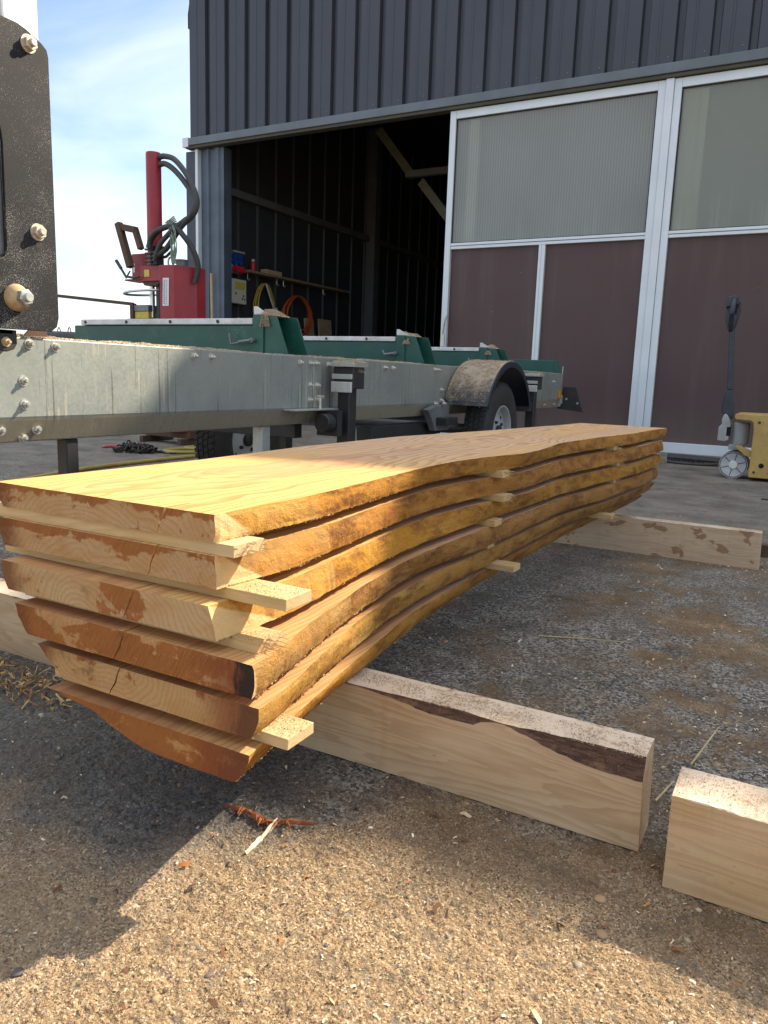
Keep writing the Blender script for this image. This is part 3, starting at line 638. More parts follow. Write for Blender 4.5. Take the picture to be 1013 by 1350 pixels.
# left edges (top, bottom) offsets at the near end, tapering like the top plank's visible left edge
def leftprof(y):
    ks = [(.6,0.),(1.06,.012),(1.42,-.010),(1.86,.0),(2.34,.080),(2.94,.155),(3.2,.170)]
    return np.interp(y, [a for a, b in ks], [b for a, b in ks])
CRACK = [(-.655,1,.026),(-.668,1,.034),(-.688,1,.036),(-.702,1,.036),(-.722,1,.034),(-.70,0,.0)]
LABP = ['top plank of the stack, its upper face open to the sun',
        'second plank from the top of the stack, flush under the top one',
        'third plank from the top, its end stepping forward under two wooden strips',
        'fourth plank from the top, wider with a dark rusty end and blackened corner',
        'fifth plank from the top, second from the bottom of the stack',
        'bottom plank of the stack with rounded underside lying on the bearers']
def make_plank(i):
    zt, zb = ZT[i], ZB[i]; y0, y1 = TOPR[i][0][0], TOPR[i][-1][0]
    n = 150
    ys = np.concatenate([np.linspace(y0, y0+.5, 70), np.linspace(y0+.5, y1, n-69)[1:]]); n = len(ys)
    def sm(tab):
        a = np.array(tab); yy = np.linspace(y0, y1, 900); f = np.interp(yy, a[:,0], a[:,1])
        kk = np.ones(31)/31; g = np.convolve(np.pad(f, 15, 'edge'), kk, 'valid'); return np.interp(ys, yy, g)
    xt, xb = sm(TOPR[i]), sm(BOTR[i]); lp = leftprof(ys); lp = lp - lp[0]*0
    lt, lb = LEFTN[i][0]+lp, LEFTN[i][1]+lp
    r2 = np.random.default_rng(100+i)
    def wob(cell, amp, seed): return amp*(vnoise(ys+.001, ys*0+seed*.37, cell, seed+40*i)-.5)*2
    xt = xt+wob(.03,.0012,1)+wob(.009,.0006,2); xb = xb+wob(.025,.0016,3)+wob(.008,.0010,4)
    rows = []; nt, ns = 14, 7
    zs_w = wob(.02, .0006, 9)
    for k in range(n):
        row = []
        for a in range(nt+1):                                   # top, left to right
            u = a/nt; row.append((lt[k]+(xt[k]-lt[k])*u, ys[k], zt))
        for a in range(1, ns):                                  # right wane
            u = a/ns; bul = math.sin(math.pi*u)*(.0018 if i < 3 else .0035)
            row.append((xt[k]+(xb[k]-xt[k])*u + bul, ys[k], zt+(zb-zt)*u))
        for a in range(nt+1):                                   # underside, right to left
            u = a/nt; zz = zb
            if i == 5: zz = zb + .030*max(0, (u-.45)/.55)**2    # slabbed-off round of the log on the left
            row.append((xb[k]+(lb[k]-xb[k])*u, ys[k], zz))
        zl = row[-1][2]
        for a in range(1, ns):                                  # left wane
            u = a/ns; row.append((lb[k]+(lt[k]-lb[k])*u - math.sin(math.pi*u)*.005, ys[k], zl+(zt-zl)*u))
        rows.append(row)
    A = np.array(rows); m = A.shape[1]
    # rough wane
    for sl, sgn in ((slice(nt+1, nt+ns), 1), (slice(2*nt+ns+1, m), -1)):
        yy = A[:,sl,1]; zz = A[:,sl,2]
        A[:,sl,0] += .0014*(vnoise(yy*.5, zz, .018, 60+i)-.5) + .0011*(vnoise(yy*.7, zz, .006, 70+i)-.5) + .004*(vnoise(yy, zz, .09, 80+i)-.5)
    # broken far end of the upper planks, ragged near end by a hair
    A[-1,:,1] += .012*(r2.random(m)-.5); A[0,:,1] += .0012*(r2.random(m)-.5)
    verts = A.reshape(-1,3); faces = []; mi = []
    for k in range(n-1):
        for a in range(m):
            b = (a+1) % m; faces.append((k*m+a, k*m+b, (k+1)*m+b, (k+1)*m+a))
            wane = (nt <= a < nt+ns) or (a >= 2*nt+ns)
            mi.append(2 if wane else 0)
    faces.append(tuple(range(m))); mi.append(1); faces.append(tuple((n-1)*m+a for a in range(m))[::-1]); mi.append(1)
    me = bpy.data.meshes.new('plank'); loc = Vector((-.75, 1.9, zb))
    me.from_pydata([tuple(Vector(v)-loc) for v in verts], [], faces)
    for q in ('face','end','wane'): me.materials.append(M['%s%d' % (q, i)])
    me.polygons.foreach_set('material_index', mi)
    bm = bmesh.new(); bm.from_mesh(me); bmesh.ops.recalc_face_normals(bm, faces=bm.faces)
    bmesh.ops.triangulate(bm, faces=[f for f in bm.faces if len(f.verts) > 4])
    bm.to_mesh(me); bm.free()
    o = bpy.data.objects.new('plank', me); o.location = loc; link(o)
    tag(o, LABP[i], 'plank', 'planks of the sawn log stack')
    cx, on, w = CRACK[i]
    if on:                                                       # a real drying split cut into the near end
        h = zt-zb; c = MB(); zz = [zt+.002, zt-h*.25, zt-h*.55, zb+h*.15, zb-.002]
        off = [0, -.006, -.010, -.018, -.022]; wd = [.0010,.0014,.0016,.0010,.0005]
        if i in (0, 1): off = [0,-.004,-.009,-.013,-.017]; wd = [.0018,.0016,.0011,.0007,.0004]
        vs = []
        for z_, f, q in zip(zz, off, wd):
            j = .002*(r2.random()-.5)
            vs += [(cx+f-q+j, y0-.01, z_), (cx+f+q+j, y0-.01, z_), (cx+f+q*.6+j, y0+w*1.6, z_), (cx+f-q*.6+j, y0+w*1.6, z_)]
        fs = [(0,3,2,1), (16,17,18,19)]
        for a in range(4):
            for b in range(4): fs.append((a*4+b, a*4+(b+1) % 4, a*4+4+(b+1) % 4, a*4+4+b))
        c.add(vs, fs); co = c.build('cutter', M['void'], loc=loc)
        md = o.modifiers.new('split', 'BOOLEAN'); md.object = co; md.operation = 'DIFFERENCE'; md.solver = 'EXACT'
        dg = bpy.context.evaluated_depsgraph_get(); nm = bpy.data.meshes.new_from_object(o.evaluated_get(dg))
        o.modifiers.clear(); old = o.data; o.data = nm; bpy.data.meshes.remove(old); nm.name = 'plank'
        bpy.data.objects.remove(co)
    return o
for i in range(6): make_plank(i)

# torn fibres left by the saw along the lower arrises
Ps = []; rs = []
for i in range(6):
    b_ = np.array(BOTR[i]); n = 900; y = BOTR[i][0][0]+.005+(3.1-BOTR[i][0][0])*rng.random(n)**1.7; k = rng.random(n) < np.clip(2.*vnoise(y, y*0+i, .05, 50+i)-.4, .1, 1); y = y[k]
    Ps.append(np.stack([np.interp(y, b_[:,0], b_[:,1])+.0012*(rng.random(len(y))-.3), y, ZB[i]+.0006-.0022*rng.random(len(y))], -1)); rs.append(.0006+.0012*rng.random(len(y))**2)
V, F, C = grains(np.vstack(Ps), np.concatenate(rs), np.array([(.55,.34,.12),(.64,.44,.20),(.40,.21,.06),(.25,.11,.03)])); scatter('saw_fuzz', V, F, C, M['chips'])

# stickers between the planks: (gap index, x0, x1, y0, y1, label)
def sticker(gap, x0, x1, y0, y1, label, rag=0.0, group='drying strips between the planks'):
    z1, z0 = ZB[gap]-.0004, ZT[gap+1]+.0004
    b = MB(); nx = 24
    r2 = np.random.default_rng(int((y0*100+gap)*7)); m = []
    P = [(y0,z0),(y1,z0),(y1,z1),(y0,z1)]
    vs = []
    for k in range(nx+1):
        u = k/nx; xx = x0+(x1-x0)*u
        for (yy, zz) in P:
            j = (.0007*(r2.random()-.5), .0)
            rg = rag*(r2.random()-.3) if k == nx else 0
            vs.append((xx+rg, yy+j[0], zz))
    fs = [(0,1,2,3), tuple(nx*4+q for q in (3,2,1,0))]
    for k in range(nx):
        for a in range(4): fs.append((k*4+a, (k+1)*4+a, (k+1)*4+(a+1) % 4, k*4+(a+1) % 4))
    b.add(vs, fs)
    if rag:                                                      # torn fibres at the sawn-off end
        for q in range(15):
            zz = z0+(z1-z0)*r2.random(); yy = y0+(y1-y0)*r2.random(); l = .006+.016*r2.random()
            e = (x1+l, yy+.012*(r2.random()-.6), zz+.010*(r2.random()-.6))
            b.tube([(x1-.003,yy,zz), ((x1+e[0])/2, (yy+e[1])/2, zz), e], [.0008,.0006,.0002], 4)
    o = b.build('drying_strip', M['stick'], loc=((x0+x1)/2, (y0+y1)/2, z0), bevel=.0008)
    tag(o, label, 'wooden strip', group)
sticker(0, -1.0, -.553, .6575, .712, 'pale strip flush with the near end, directly under the top plank', .002)
sticker(1, -.98, -.486, .667, .718, 'longest protruding near end strip, between second and third planks')
sticker(2, -.93, -.520, .660, .706, 'near end strip with frayed edge, between third and fourth planks', .002)
sticker(3, -.90, -.555, .70, .745, 'hidden near end strip between fourth and fifth planks')
sticker(4, -.88, -.479, .664, .717, 'lowest near end strip with sawdust on it, above the bottom plank')
sticker(0, -.98, -.566, 1.565, 1.61, 'splintery middle strip directly under the top plank', .004)
sticker(1, -.98, -.562, 1.575, 1.62, 'splintery middle strip between second and third planks', .004)
sticker(2, -.95, -.572, 1.555, 1.60, 'middle strip with a clean square end, under the third plank')
sticker(3, -.92, -.590, 1.57, 1.61, 'middle strip barely showing, between fourth and fifth planks')
sticker(4, -.88, -.540, 1.61, 1.655, 'lowest middle strip sticking out above the bottom plank')
sticker(0, -.90, -.527, 2.49, 2.535, 'far strip directly under the top plank', .003)
sticker(1, -.90, -.522, 2.53, 2.575, 'far strip between second and third planks', .003)
sticker(2, -.88, -.527, 2.52, 2.565, 'far strip between third and fourth planks', .002)
sticker(4, -.85, -.510, 2.45, 2.50, 'lowest far strip jutting above the far bearer', .003)

# ------------------------------------------------------------------ bearers under the stack
def bark_limit(x):
    return np.interp(x, [-9,-.56,-.50,-.44,-.37,-.345,-.325,-.30,-.25,-.20,-.127], [.1275,.1275,.1225,.1145,.1130,.124,.1275,.122,.108,.0985,.097])
def beam(name, x0, x1, y0, y1, z1, mat, label, wane=False):
    b = MB(); nx = 160; vs = []; r2 = np.random.default_rng(int(abs(x1)*999)+5); wav = np.cumsum(r2.normal(0, .00022, (nx+1, 4)), 0); wav -= np.linspace(0, 1, nx+1)[:,None]*wav[-1]
    for k in range(nx+1):
        u = k/nx; X_ = x0+(x1-x0)*u
        w = .0012*(r2.random(4)-.5) + np.clip(wav[k], -.0016, .0016)
        e = .003*(u == 1)
        zl = z1-.0015; dp = .0006
        if wane:
            zl = min(z1-.001, float(bark_limit(X_)) + .0022*(r2.random()-.5)); dp = min(.011, .42*(z1-zl))
        q = .0016*(r2.random()-.5) if dp > .002 else 0
        vs += [(X_, y0+w[0], .0), (X_, y1+w[1], .0), (X_-e, y1+w[2], z1), (X_-e, y0+w[3]+dp, z1-abs(w[0])*.8-.0012*(r2.random() > .9)),
               (X_-e, y0+w[3]+dp*.72+q, zl+(z1-zl)*.55), (X_-e, y0+w[0], zl)]
    fs = [tuple(range(6)), tuple(nx*6+q for q in range(5, -1, -1))]; mm = [0, 0]
    for k in range(nx):
        for a in range(6):
            fs.append((k*6+a, (k+1)*6+a, (k+1)*6+(a+1) % 6, k*6+(a+1) % 6)); mm.append(1 if wane and a in (3, 4) else 0)
    b.add(vs, fs); b.m = mm
    o = b.build(name, [mat, M['barkedge']], loc=((x0+x1)/2, (y0+y1)/2, 0))
    return tag(o, label, 'timber', 'bearer timbers on the yard')
beam('bearer_timber', -1.95, -.127, .955, 1.026, .128, M['bearer'], 'near bearer timber under the stack with a strip of dark bark along its edge', True)
beam('bearer_timber', -1.6, -.082, 2.79, 2.836, .127, M['farbearer'], 'far bearer timber under the stack with brown stains at its end')
beam('bearer_timber', -.088, .62, .899, .979, .121, M['block'], 'separate squared timber beside the near bearer, lit along its top edge')

# sawdust lying on the timbers, strips and machine
def dust_on(boxes, pal, r0=.0004, r1=.0010):
    Ps = []; rs = []
    for (xa, xb_, ya, yb, z, n) in boxes:
        x = xa+(xb_-xa)*rng.random(n); y = ya+(yb-ya)*rng.random(n)
        k = rng.random(n) < np.clip(2.2*vnoise(x, y, .03, 33)-.35, .06, 1); x, y = x[k], y[k]
        r = r0+(r1-r0)*rng.random(len(x))**2
        Ps.append(np.stack([x, y, np.full(len(x), z)+r*.4], -1)); rs.append(r)
    return grains(np.vstack(Ps), np.concatenate(rs), pal)
PALS = np.array([(.66,.52,.36),(.74,.62,.45),(.60,.46,.31),(.46,.32,.19),(.57,.43,.28),(.72,.60,.44)])
bx = [(-.60,-.13,.957,1.013,.1285,7000), (-.086,.3,.901,.977,.1215,3500), (-.45,-.09,2.792,2.834,.1275,2500)]
bx += [(-.57,-.487,.665,.714,.3497-.0+.0001,500), (-.55,-.507,.657,.702,.2952,260), (-.55,-.478,.666,.715,.1852,900), (-.62,-.543,1.612,1.652,.1852,200)]
V, F, C = dust_on(bx, PALS); scatter('sawdust_on_timber', V, F, C, M['chips'])

# ------------------------------------------------------------------ the sawmill trailer
saw = thing('sawmill_trailer', 'galvanised sawmill trailer with green log bunks and a black mast plate', 'sawmill', (-2.25, 3.0, 0))
XB = -1.70
def beam_prof(x, s):                                             # x = face, s = +1 face to +X
    return [(x, .664), (x, .470), (x-s*.004, .460), (x-s*.030, .404), (x-s*.105, .402), (x-s*.105, .664)]
MB().prism(beam_prof(XB, 1), 1, -.8, 2.4945).build('main_beam', M['galv'], saw, bevel=.004, seg=3)
MB().prism(beam_prof(XB, 1), 1, 2.4975, 5.93).build('main_beam', M['galv'], saw, bevel=.004, seg=3)
MB().prism(beam_prof(-2.90, -1), 1, -.8, 2.4945).build('main_beam', M['galv'], saw, bevel=.004)
MB().prism(beam_prof(-2.90, -1), 1, 2.4975, 5.93).build('main_beam', M['galv'], saw, bevel=.004)
def hexbolt(y, z, x=XB, r=.0095, parent=saw, mat='zinc', h=.009, wash=1.45):
    b = MB(); dx = 0
    if z < .46: x = XB - (.464-z)*.46 - .002
    b.lathe([(0,0),(r*wash,0),(r*wash*.97,.0022),(0,.0022)], (x, y, z), 0, 20, closed=False)
    a = random.random()
    b.lathe([(0,.0022),(r,.0022),(r,h*.85),(r*.86,h),(0,h)], (x, y, z), 0, 6, a, a+2*math.pi, closed=False)
    b.lathe([(0,h),(r*.52,h),(r*.52,h+.006),(r*.4,h+.008),(0,h+.008)], (x, y, z), 0, 12, closed=False)
    return b.build('bolt', M[mat], parent)
for y, z in [(1.327,.645),(1.251,.648),(1.23,.558),(1.231,.5),(1.171,.438),(1.272,.436),(1.239,.415),(1.833,.641),(1.913,.640),(2.406,.638),(2.476,.638),(2.515,.638),(2.60,.636),
             (2.476,.554),(2.522,.554),(2.474,.499),(2.522,.498),(3.072,.636),(3.144,.636),(3.60,.640),(3.64,.638),(3.691,.538),(3.697,.482),(5.55,.43),(5.80,.43),(5.70,.60)]:
    hexbolt(y, z)
# welded end plate under the splice
MB().prism([(2.30,.466),(2.60,.466),(2.60,.460),(2.30,.460)], 0, XB+.001, XB+.055).build('splice_bracket', M['galvp'], saw, bevel=.001)

# green cross bunks with aluminium caps and folded log stops
for k, yb in enumerate((2.35, 3.50, 4.63, 5.90)):
    last = k == 3
    xr = -1.765 if last else -1.872
    bk = MB().box(-2.88, xr, yb, yb+.075, .668, .765 if last else .7745).build('log_bunk', M['green'], saw, bevel=.005)
    if not last:
        cp = MB().box(-2.83, -1.88, yb-.006, yb+.081, .7755, .799)
        c_ = cp.build('bunk_cap', M['alu'], bk, bevel=.003)
        for xx in (-2.80,-2.55,-2.30,-2.05):
            MB().lathe([(0,0),(.007,0),(.007,.002),(0,.002)], (xx, yb-.0085, .787), 1, 12, closed=False).build('cap_screw', M['blacksteel'], c_)
        # log stop: folded channel, slanted free side, open towards the right
        zt = .812 - k*.006; st = MB()
        fr = [(-1.868,.668),(-1.708,.668),(-1.762,zt-.006),(-1.868,zt)]
        st.prism(fr, 1, yb-.012, yb-.006); 
        st.prism([(-1.868,.668),(-1.690,.668),(-1.742,zt-.006),(-1.868,zt)], 1, yb+.090, yb+.096)
        st.box(-1.872,-1.866, yb-.012, yb+.096, .668, zt)
        st.box(-1.866,-1.800, yb-.006, yb+.090, zt-.008, zt-.003)
        st.box(-1.830,-1.818, yb-.019, yb-.0125, .669, zt-.002)
        so = st.build('log_stop', M['green'], bk, bevel=.0012)
        MB().prism([(-1.875,zt+.001),(-1.80,zt+.001),(-1.83,zt+.012),(-1.862,zt+.030),(-1.875,zt+.030)], 1, yb-.003, yb+.004).build('stop_tab', M['alu'], so, bevel=.001)
        kb = MB(); kb.tube([(-1.868,yb-.03,.716),(-1.925,yb-.03,.709)], (.006), 12); kb.tube([(-1.925,yb-.03,.706),(-1.965,yb-.03,.700),(-1.972,yb-.03,.742)] if k == 0 else [(-1.925,yb-.03,.706),(-1.940,yb-.03,.730)], .0045, 10)
        kb.tube([(-1.868,yb-.03,.716),(-1.868,yb-.008,.716)], .009, 12)
        kb.build('locking_pin', M['greysteel'], bk, smooth=True)
    else:
        MB().prism([(-1.765,.668),(-1.708,.668),(-1.755,.765),(-1.765,.765)], 1, yb, yb+.075).build('log_stop', M['green'], bk, bevel=.002)

# outrigger jacks: post, clamp head with aluminium pad
def jack(y, x=-1.625):
    p = MB().box(x-.028, x+.028, y, y+.058, .012, .60).build('jack_post', M['blacksteel'], saw, bevel=.004)
    MB().box(x-.075, x+.075, y-.045, y+.10, .0, .012).build('jack_foot', M['blacksteel'], p, bevel=.003)
    h = MB(); h.box(x-.040, x+.052, y-.014, y+.075, .545, .629); hd = h.build('jack_head', M['blacksteel'], p, bevel=.004)
    MB().box(x-.044, x+.050, y-.026, y-.0145, .530, .572).build('head_pad', M['alu'], hd, bevel=.003)
    MB().box(x-.044, x+.050, y-.021, y-.0145, .582, .602).build('head_rail', M['galvp'], hd, bevel=.002)
    MB().box(x-.048, x+.062, y-.026, y+.085, .630, .647).build('head_plate', M['galvp'], hd, bevel=.002)
    return p
j1 = jack(2.60)
b = MB(); b.box(-1.695, -1.60, 2.52, 2.556, .36, .46); b.lathe([(0,0),(.034,0),(.036,.006),(.036,.05),(.030,.056),(0,.056)], (-1.635, 2.462, .412), 1, 24, closed=False)
b.lathe([(0,-.001),(.012,-.001),(.012,.0),(0,.0)], (-1.635, 2.461, .412), 1, 12, closed=False)
b.build('jack_clamp', M['blacksteel'], saw, bevel=.003)
MB().tube([(-1.66,2.488,.462),(-1.66,2.488,.513)], .006, 10).tube([(-1.675,2.488,.512),(-1.645,2.488,.512)], .006, 8).build('locking_pin', M['zinc'], saw)
jack(4.93, -1.62)
b = MB(); b.box(-1.695, -1.60, 4.86, 4.93, .40, .46); b.build('jack_clamp', M['blacksteel'], saw, bevel=.003)
# legs and cross members under the bed
MB().box(-1.778, -1.738, 1.378, 1.418, .02, .403).box(-1.82,-1.69,1.33,1.46,0,.02).build('support_leg', M['blacksteel'], saw, bevel=.004)
MB().box(-1.79, -1.745, 2.235, 2.285, .02, .403).box(-1.82,-1.70,2.18,2.31,0,.02).build('support_leg', M['galvp'], saw, bevel=.004)
MB().box(-2.80, -1.76, 2.46, 2.51, .345, .402).build('cross_member', M['blacksteel'], saw, bevel=.003)
MB().box(-2.09, -2.05, 2.80, 2.85, .02, .402).build('support_leg', M['blacksteel'], saw, bevel=.003)
MB().box(-1.80, -1.72, 3.0, 3.75, .305, .370).build('axle_arm', M['blacksteel'], saw, bevel=.004)
MB().tube([(-2.85,4.07,.315),(-1.6,4.07,.315)], .03, 16).build('axle', M['blacksteel'], saw, smooth=True)
# suspension bracket in front of the wheel
MB().prism([(3.46,.44),(3.58,.462),(3.72,.462),(3.72,.33),(3.56,.33),(3.50,.40)], 0, -1.698, -1.66).build('axle_bracket', M['greysteel'], saw, bevel=.003)
MB().box(-1.67,-1.60,3.56,3.70,.36,.40).build('axle_bracket', M['blacksteel'], saw, bevel=.003)
for y, z in ((3.53,.43),(3.61,.35),(3.63,.43)): hexbolt(y, z+.04 if z < .46 else z, -1.655)
# wheels
def wheel(xo, side, y=4.07, z=.318, lab=None):
    """xo: outer face x; side +1 outer face to +X"""
    W = .158; s = side; rt = .268
    prof = [(.140,-.028),(.150,-.012),(.185,-.004),(.225,-.006),(.252,-.018),(.264,-.034),(.268,-.055),(.268,-W+.055),(.264,-W+.034),(.252,-W+.018),(.225,-W+.006),(.185,-W+.004),(.150,-W+.012),(.140,-W+.028)]
    t_ = MB(); t_.lathe([(r, a*s) for r, a in prof], (xo, y, z), 0, 72)
    nb = 58
    for k in range(nb):                                          # tread blocks
        th = 2*math.pi*k/nb
        for c0, c1, sh in ((-.022,-.045,0),(-.050,-.074,.5),(-.080,-.104,.2),(-.110,-.136,.7)):
            t0 = th+sh*2*math.pi/nb; t1 = t0+2*math.pi/nb*.72; sk = .035
            vs = []
            for rr in (.255,.2735):
                for cc, tt in ((c0,t0),(c0,t1),(c1,t1+sk),(c1,t0+sk)):
                    r_ = rr-(.006 if cc in (-.022,-.136) else 0)
                    vs.append((xo+cc*s, y+r_*math.cos(tt), z+r_*math.sin(tt)))
            t_.add(vs, [(0,1,2,3),(4,5,6,7),(0,1,5,4),(1,2,6,5),(2,3,7,6),(3,0,4,7)])
    root = t_.build('wheel', M['rubber'], saw, smooth=True)
    r = MB(); r.lathe([(q, a*s) for q, a in [(.143,-.020),(.143,-.012),(.136,-.012),(.130,-.022),(.127,-.050),(.112,-.060),(.080,-.046),(.050,-.040),(.0,-.040),(.0,-.052),(.110,-.075),(.137,-.075),(.137,-.14),(.143,-.14)]], (xo, y, z), 0, 48, closed=False)
    rm = r.build('rim', M['rim'], root, smooth=True)
    h = MB(); h.lathe([(0,-.02*s),(.022,-.02*s),(.030,-.026*s),(.032,-.045*s)], (xo, y, z), 0, 20, closed=False)
    h.build('hub_cap', M['blacksteel'], rm, smooth=True)
    for k in range(4):
        th = .6+k*math.pi/2; n = MB().lathe([(0,-.030*s),(.009,-.030*s),(.010,-.046*s)], (xo, y+.058*math.cos(th), z+.058*math.sin(th)), 0, 6, closed=False)
        n.build('wheel_nut', M['blacksteel'], rm)
    for k in range(8):
        th = k*math.pi/4; hl = MB().lathe([(0,-.051*s),(.011,-.051*s),(.011,-.054*s)], (xo, y+.096*math.cos(th), z+.096*math.sin(th)), 0, 12, closed=False)
        hl.build('rim_hole', M['void'], rm)
wheel(-1.475, 1)
wheel(-2.33, 1, 2.92, .270)
# mudguard
fd = MB(); c0 = (0, 4.07, .318)
prof = [(.386,-1.695),(.386,-1.452),(.380,-1.446),(.352,-1.446),(.352,-1.450),(.376,-1.452),(.380,-1.456),(.380,-1.695)]
fd.lathe(prof, c0, 0, 48, R(20), R(158))
fo = fd.build('mudguard', M['fender'], saw, smooth=True)
hexbolt(3.74, .468, -1.50, .009)
# rear end: plates, amber reflector, black light boards, pin
MB().box(-1.80,-1.702,5.932,5.945,.41,.664).build('end_plate', M['galvp'], saw, bevel=.002)
MB().prism([(-1.70,.565),(-1.60,.565),(-1.535,.372),(-1.74,.392)], 1, 5.985, 5.995).build('tail_board', M['black'], saw, bevel=.002)
MB().box(-1.72,-1.70,5.945,5.985,.43,.50).build('tail_bracket', M['galvp'], saw)
MB().box(-1.699,-1.685,5.835,5.895,.475,.53).build('reflector', M['amber'], saw, bevel=.004)
MB().tube([(-1.71,5.96,.60),(-1.71,5.96,.72)], .004, 8).build('marker_rod', M['zinc'], saw)
for xx, zz in ((-1.67,.47),(-1.58,.44)): MB().lathe([(0,0),(.009,0),(.009,-.006),(0,-.006)], (xx, 5.985, zz), 1, 6, closed=False).build('bolt', M['zinc'], saw)

# saw head mast on its carriage: black plate with slot, bolts, silver posts
pl = [(.93,1.339),(1.200,1.339),(1.222,1.334),(1.262,1.318),(1.274,1.309),(1.278,1.294),(1.278,.712),(1.272,.690),(1.256,.678),(.93,.674),
      (.93,.830),(1.126,.830),(1.140,.836),(1.148,.852),(1.150,1.08),(1.146,1.11),(1.132,1.128),(.93,1.128)]
plate = MB().prism(pl, 0, -1.628, -1.620).build('mast_plate', M['plate'], saw, bevel=.0012)
for y, z, r in ((1.226,1.305,.0165),(1.229,.903,.0165)): hexbolt(y, z, -1.620, r, plate, 'plated', .014, 1.2)
b = MB(); b.lathe([(0,0),(.030,0),(.031,.006),(.024,.020),(.019,.027),(0,.027)], (-1.620, 1.163, .748), 0, 24, closed=False)
b.build('nut_collar', M['rustnut'], plate, smooth=True)
b = MB(); b.lathe([(0,.027),(.019,.027),(.019,.040),(.016,.042),(0,.042)], (-1.620, 1.163, .748), 0, 6, .3, .3+2*math.pi, closed=False)
b.lathe([(0,.042),(.0105,.042),(.0105,.050),(.009,.052),(0,.052)], (-1.620, 1.163, .748), 0, 16, closed=False); b.build('nut', M['zinc'], plate)
MB().box(-1.71,-1.632,1.172,1.265,.70,2.3).build('mast_post', M['silver'], saw, bevel=.006)
MB().box(-1.70,-1.632,.93,1.155,.836,1.125).build('mast_post', M['greysteel'], saw, bevel=.006)
MB().box(-1.70,-1.632,.93,1.12,1.345,2.3).build('mast_post', M['greysteel'], saw, bevel=.006)
MB().prism([(1.10,.676),(1.176,.676),(1.176,.645),(1.168,.632),(1.15,.626),(1.125,.628),(1.10,.636)], 0, -1.668, -1.640).build('carriage_tab', M['black'], saw, bevel=.002)
hexbolt(1.147, .648, -1.640, .008, saw, 'rustnut')
MB().box(-1.705,-1.640,.95,1.165,.667,.676).build('carriage_skid', M['black'], saw)
MB().prism([(1.235,.668),(1.300,.668),(1.296,.712),(1.27,.70)], 0, -1.70, -1.694).build('wiper', M['rust'], saw)

# lumps of sawdust on the machine
def lumps(spots, seed):
    r3 = np.random.default_rng(seed); Ps = []; rs = []
    for (x0, x1, y0, y1, z0, hh, n) in spots:
        x = x0+(x1-x0)*r3.random(n); y = y0+(y1-y0)*r3.random(n)
        e = np.minimum(np.minimum((x-x0)/(x1-x0), (x1-x)/(x1-x0)), np.minimum((y-y0)/(y1-y0), (y1-y)/(y1-y0)))*2
        prof = hh*np.clip(e*2.2, 0, 1)*np.clip(.25+1.3*vnoise(x, y, .035, seed), 0, 1.2)
        Ps.append(np.stack([x, y, z0+prof*r3.random(n)**.45], -1)); rs.append(.0007+.0016*r3.random(n)**2)
    return grains(np.vstack(Ps), np.concatenate(rs), PALS)
sp = [(-1.79,-1.70,.95,2.2,.664,.007,16000), (-1.79,-1.70,2.2,3.7,.664,.006,9000), (-1.79,-1.70,3.7,5.9,.664,.004,4000)]
for k, yb in enumerate((2.35,3.5,4.63)):
    zt = .812-k*.006
    sp += [(-1.87,-1.78,yb-.01,yb+.10,zt-.004,.022,4500), (-1.83,-1.79,yb-.026,yb-.012,zt-.045,.045,1000), (-2.8,-1.88,yb,yb+.075,.799,.003,700)]
sp += [(-1.67,-1.56,2.575,2.685,.648,.012,3500), (-1.60,-1.57,2.62,2.68,.61,.035,900), (-1.66,-1.56,4.91,5.01,.648,.006,900)]
V, F, C = lumps(sp, 5); 
# on the mudguard
n = 12000; th = R(62)+R(93)*rng.random(n); xx = -1.69+.23*rng.random(n); k = rng.random(n) < np.clip(2.4*vnoise(xx, th*.39, .03, 8)-.55, .03, 1)*np.clip((th-R(55))/.5, .2, 1); th, xx = th[k], xx[k]
rr = .387+.003*rng.random(len(th)); P = np.stack([xx, 4.07+rr*np.cos(th), .318+rr*np.sin(th)], -1)
V2, F2, C2 = grains(P, .0009+.0019*rng.random(len(th))**3, PALS)
o = scatter('sawdust_on_machine', np.vstack([V, V2]), np.vstack([F, F2+len(V)]), np.vstack([C, C2]), M['chips'])

# ------------------------------------------------------------------ red log splitter behind the trailer
YS = 4.6
spl = thing('log_splitter', 'red upright hydraulic log splitter with black hoses beyond the trailer', 'log splitter', (-4.6, YS, 0))
MB().lathe([(0,1.40),(.058,1.40),(.058,2.232),(.054,2.242),(0,2.242)], (-4.665, YS, 0), 2, 32, closed=False).build('cylinder', M['red'], spl, smooth=True)
b = MB(); b.box(-4.765,-4.522,YS-.06,YS+.10,1.275,1.395); b.box(-4.948,-4.765,YS+.02,YS+.03,1.30,1.505)
b.box(-4.948,-4.765,YS-.06,YS+.10,1.285,1.298); head = b.build('head_box', M['red'], spl, bevel=.004)
MB().prism([(-4.765,1.275),(-4.56,1.275),(-4.60,1.24),(-4.74,1.245)], 1, YS-.05, YS+.06).build('guide_shoe', M['rust'], head, bevel=.003)
MB().box(-4.722,-4.668,YS-.0645,YS-.0605,1.309,1.363).build('warning_label', M['yellowsign'], head)
tk = MB().prism([(-4.503,YS-.12),(-4.372,YS-.10),(-4.285,YS+.06),(-4.285,YS+.16),(-4.503,YS+.16)], 2, .10, 1.385).build('oil_tank', M['red'], spl, bevel=.006)
lb = MB().add([(-4.468,YS-.1195,1.287),(-4.412,YS-.1108,1.287),(-4.418,YS-.1118,1.078),(-4.474,YS-.1205,1.078)], [(0,1,2,3)])
lo = lb.build('maker_label', M['label'], tk)
ik = MB(); r3 = random.Random(3)
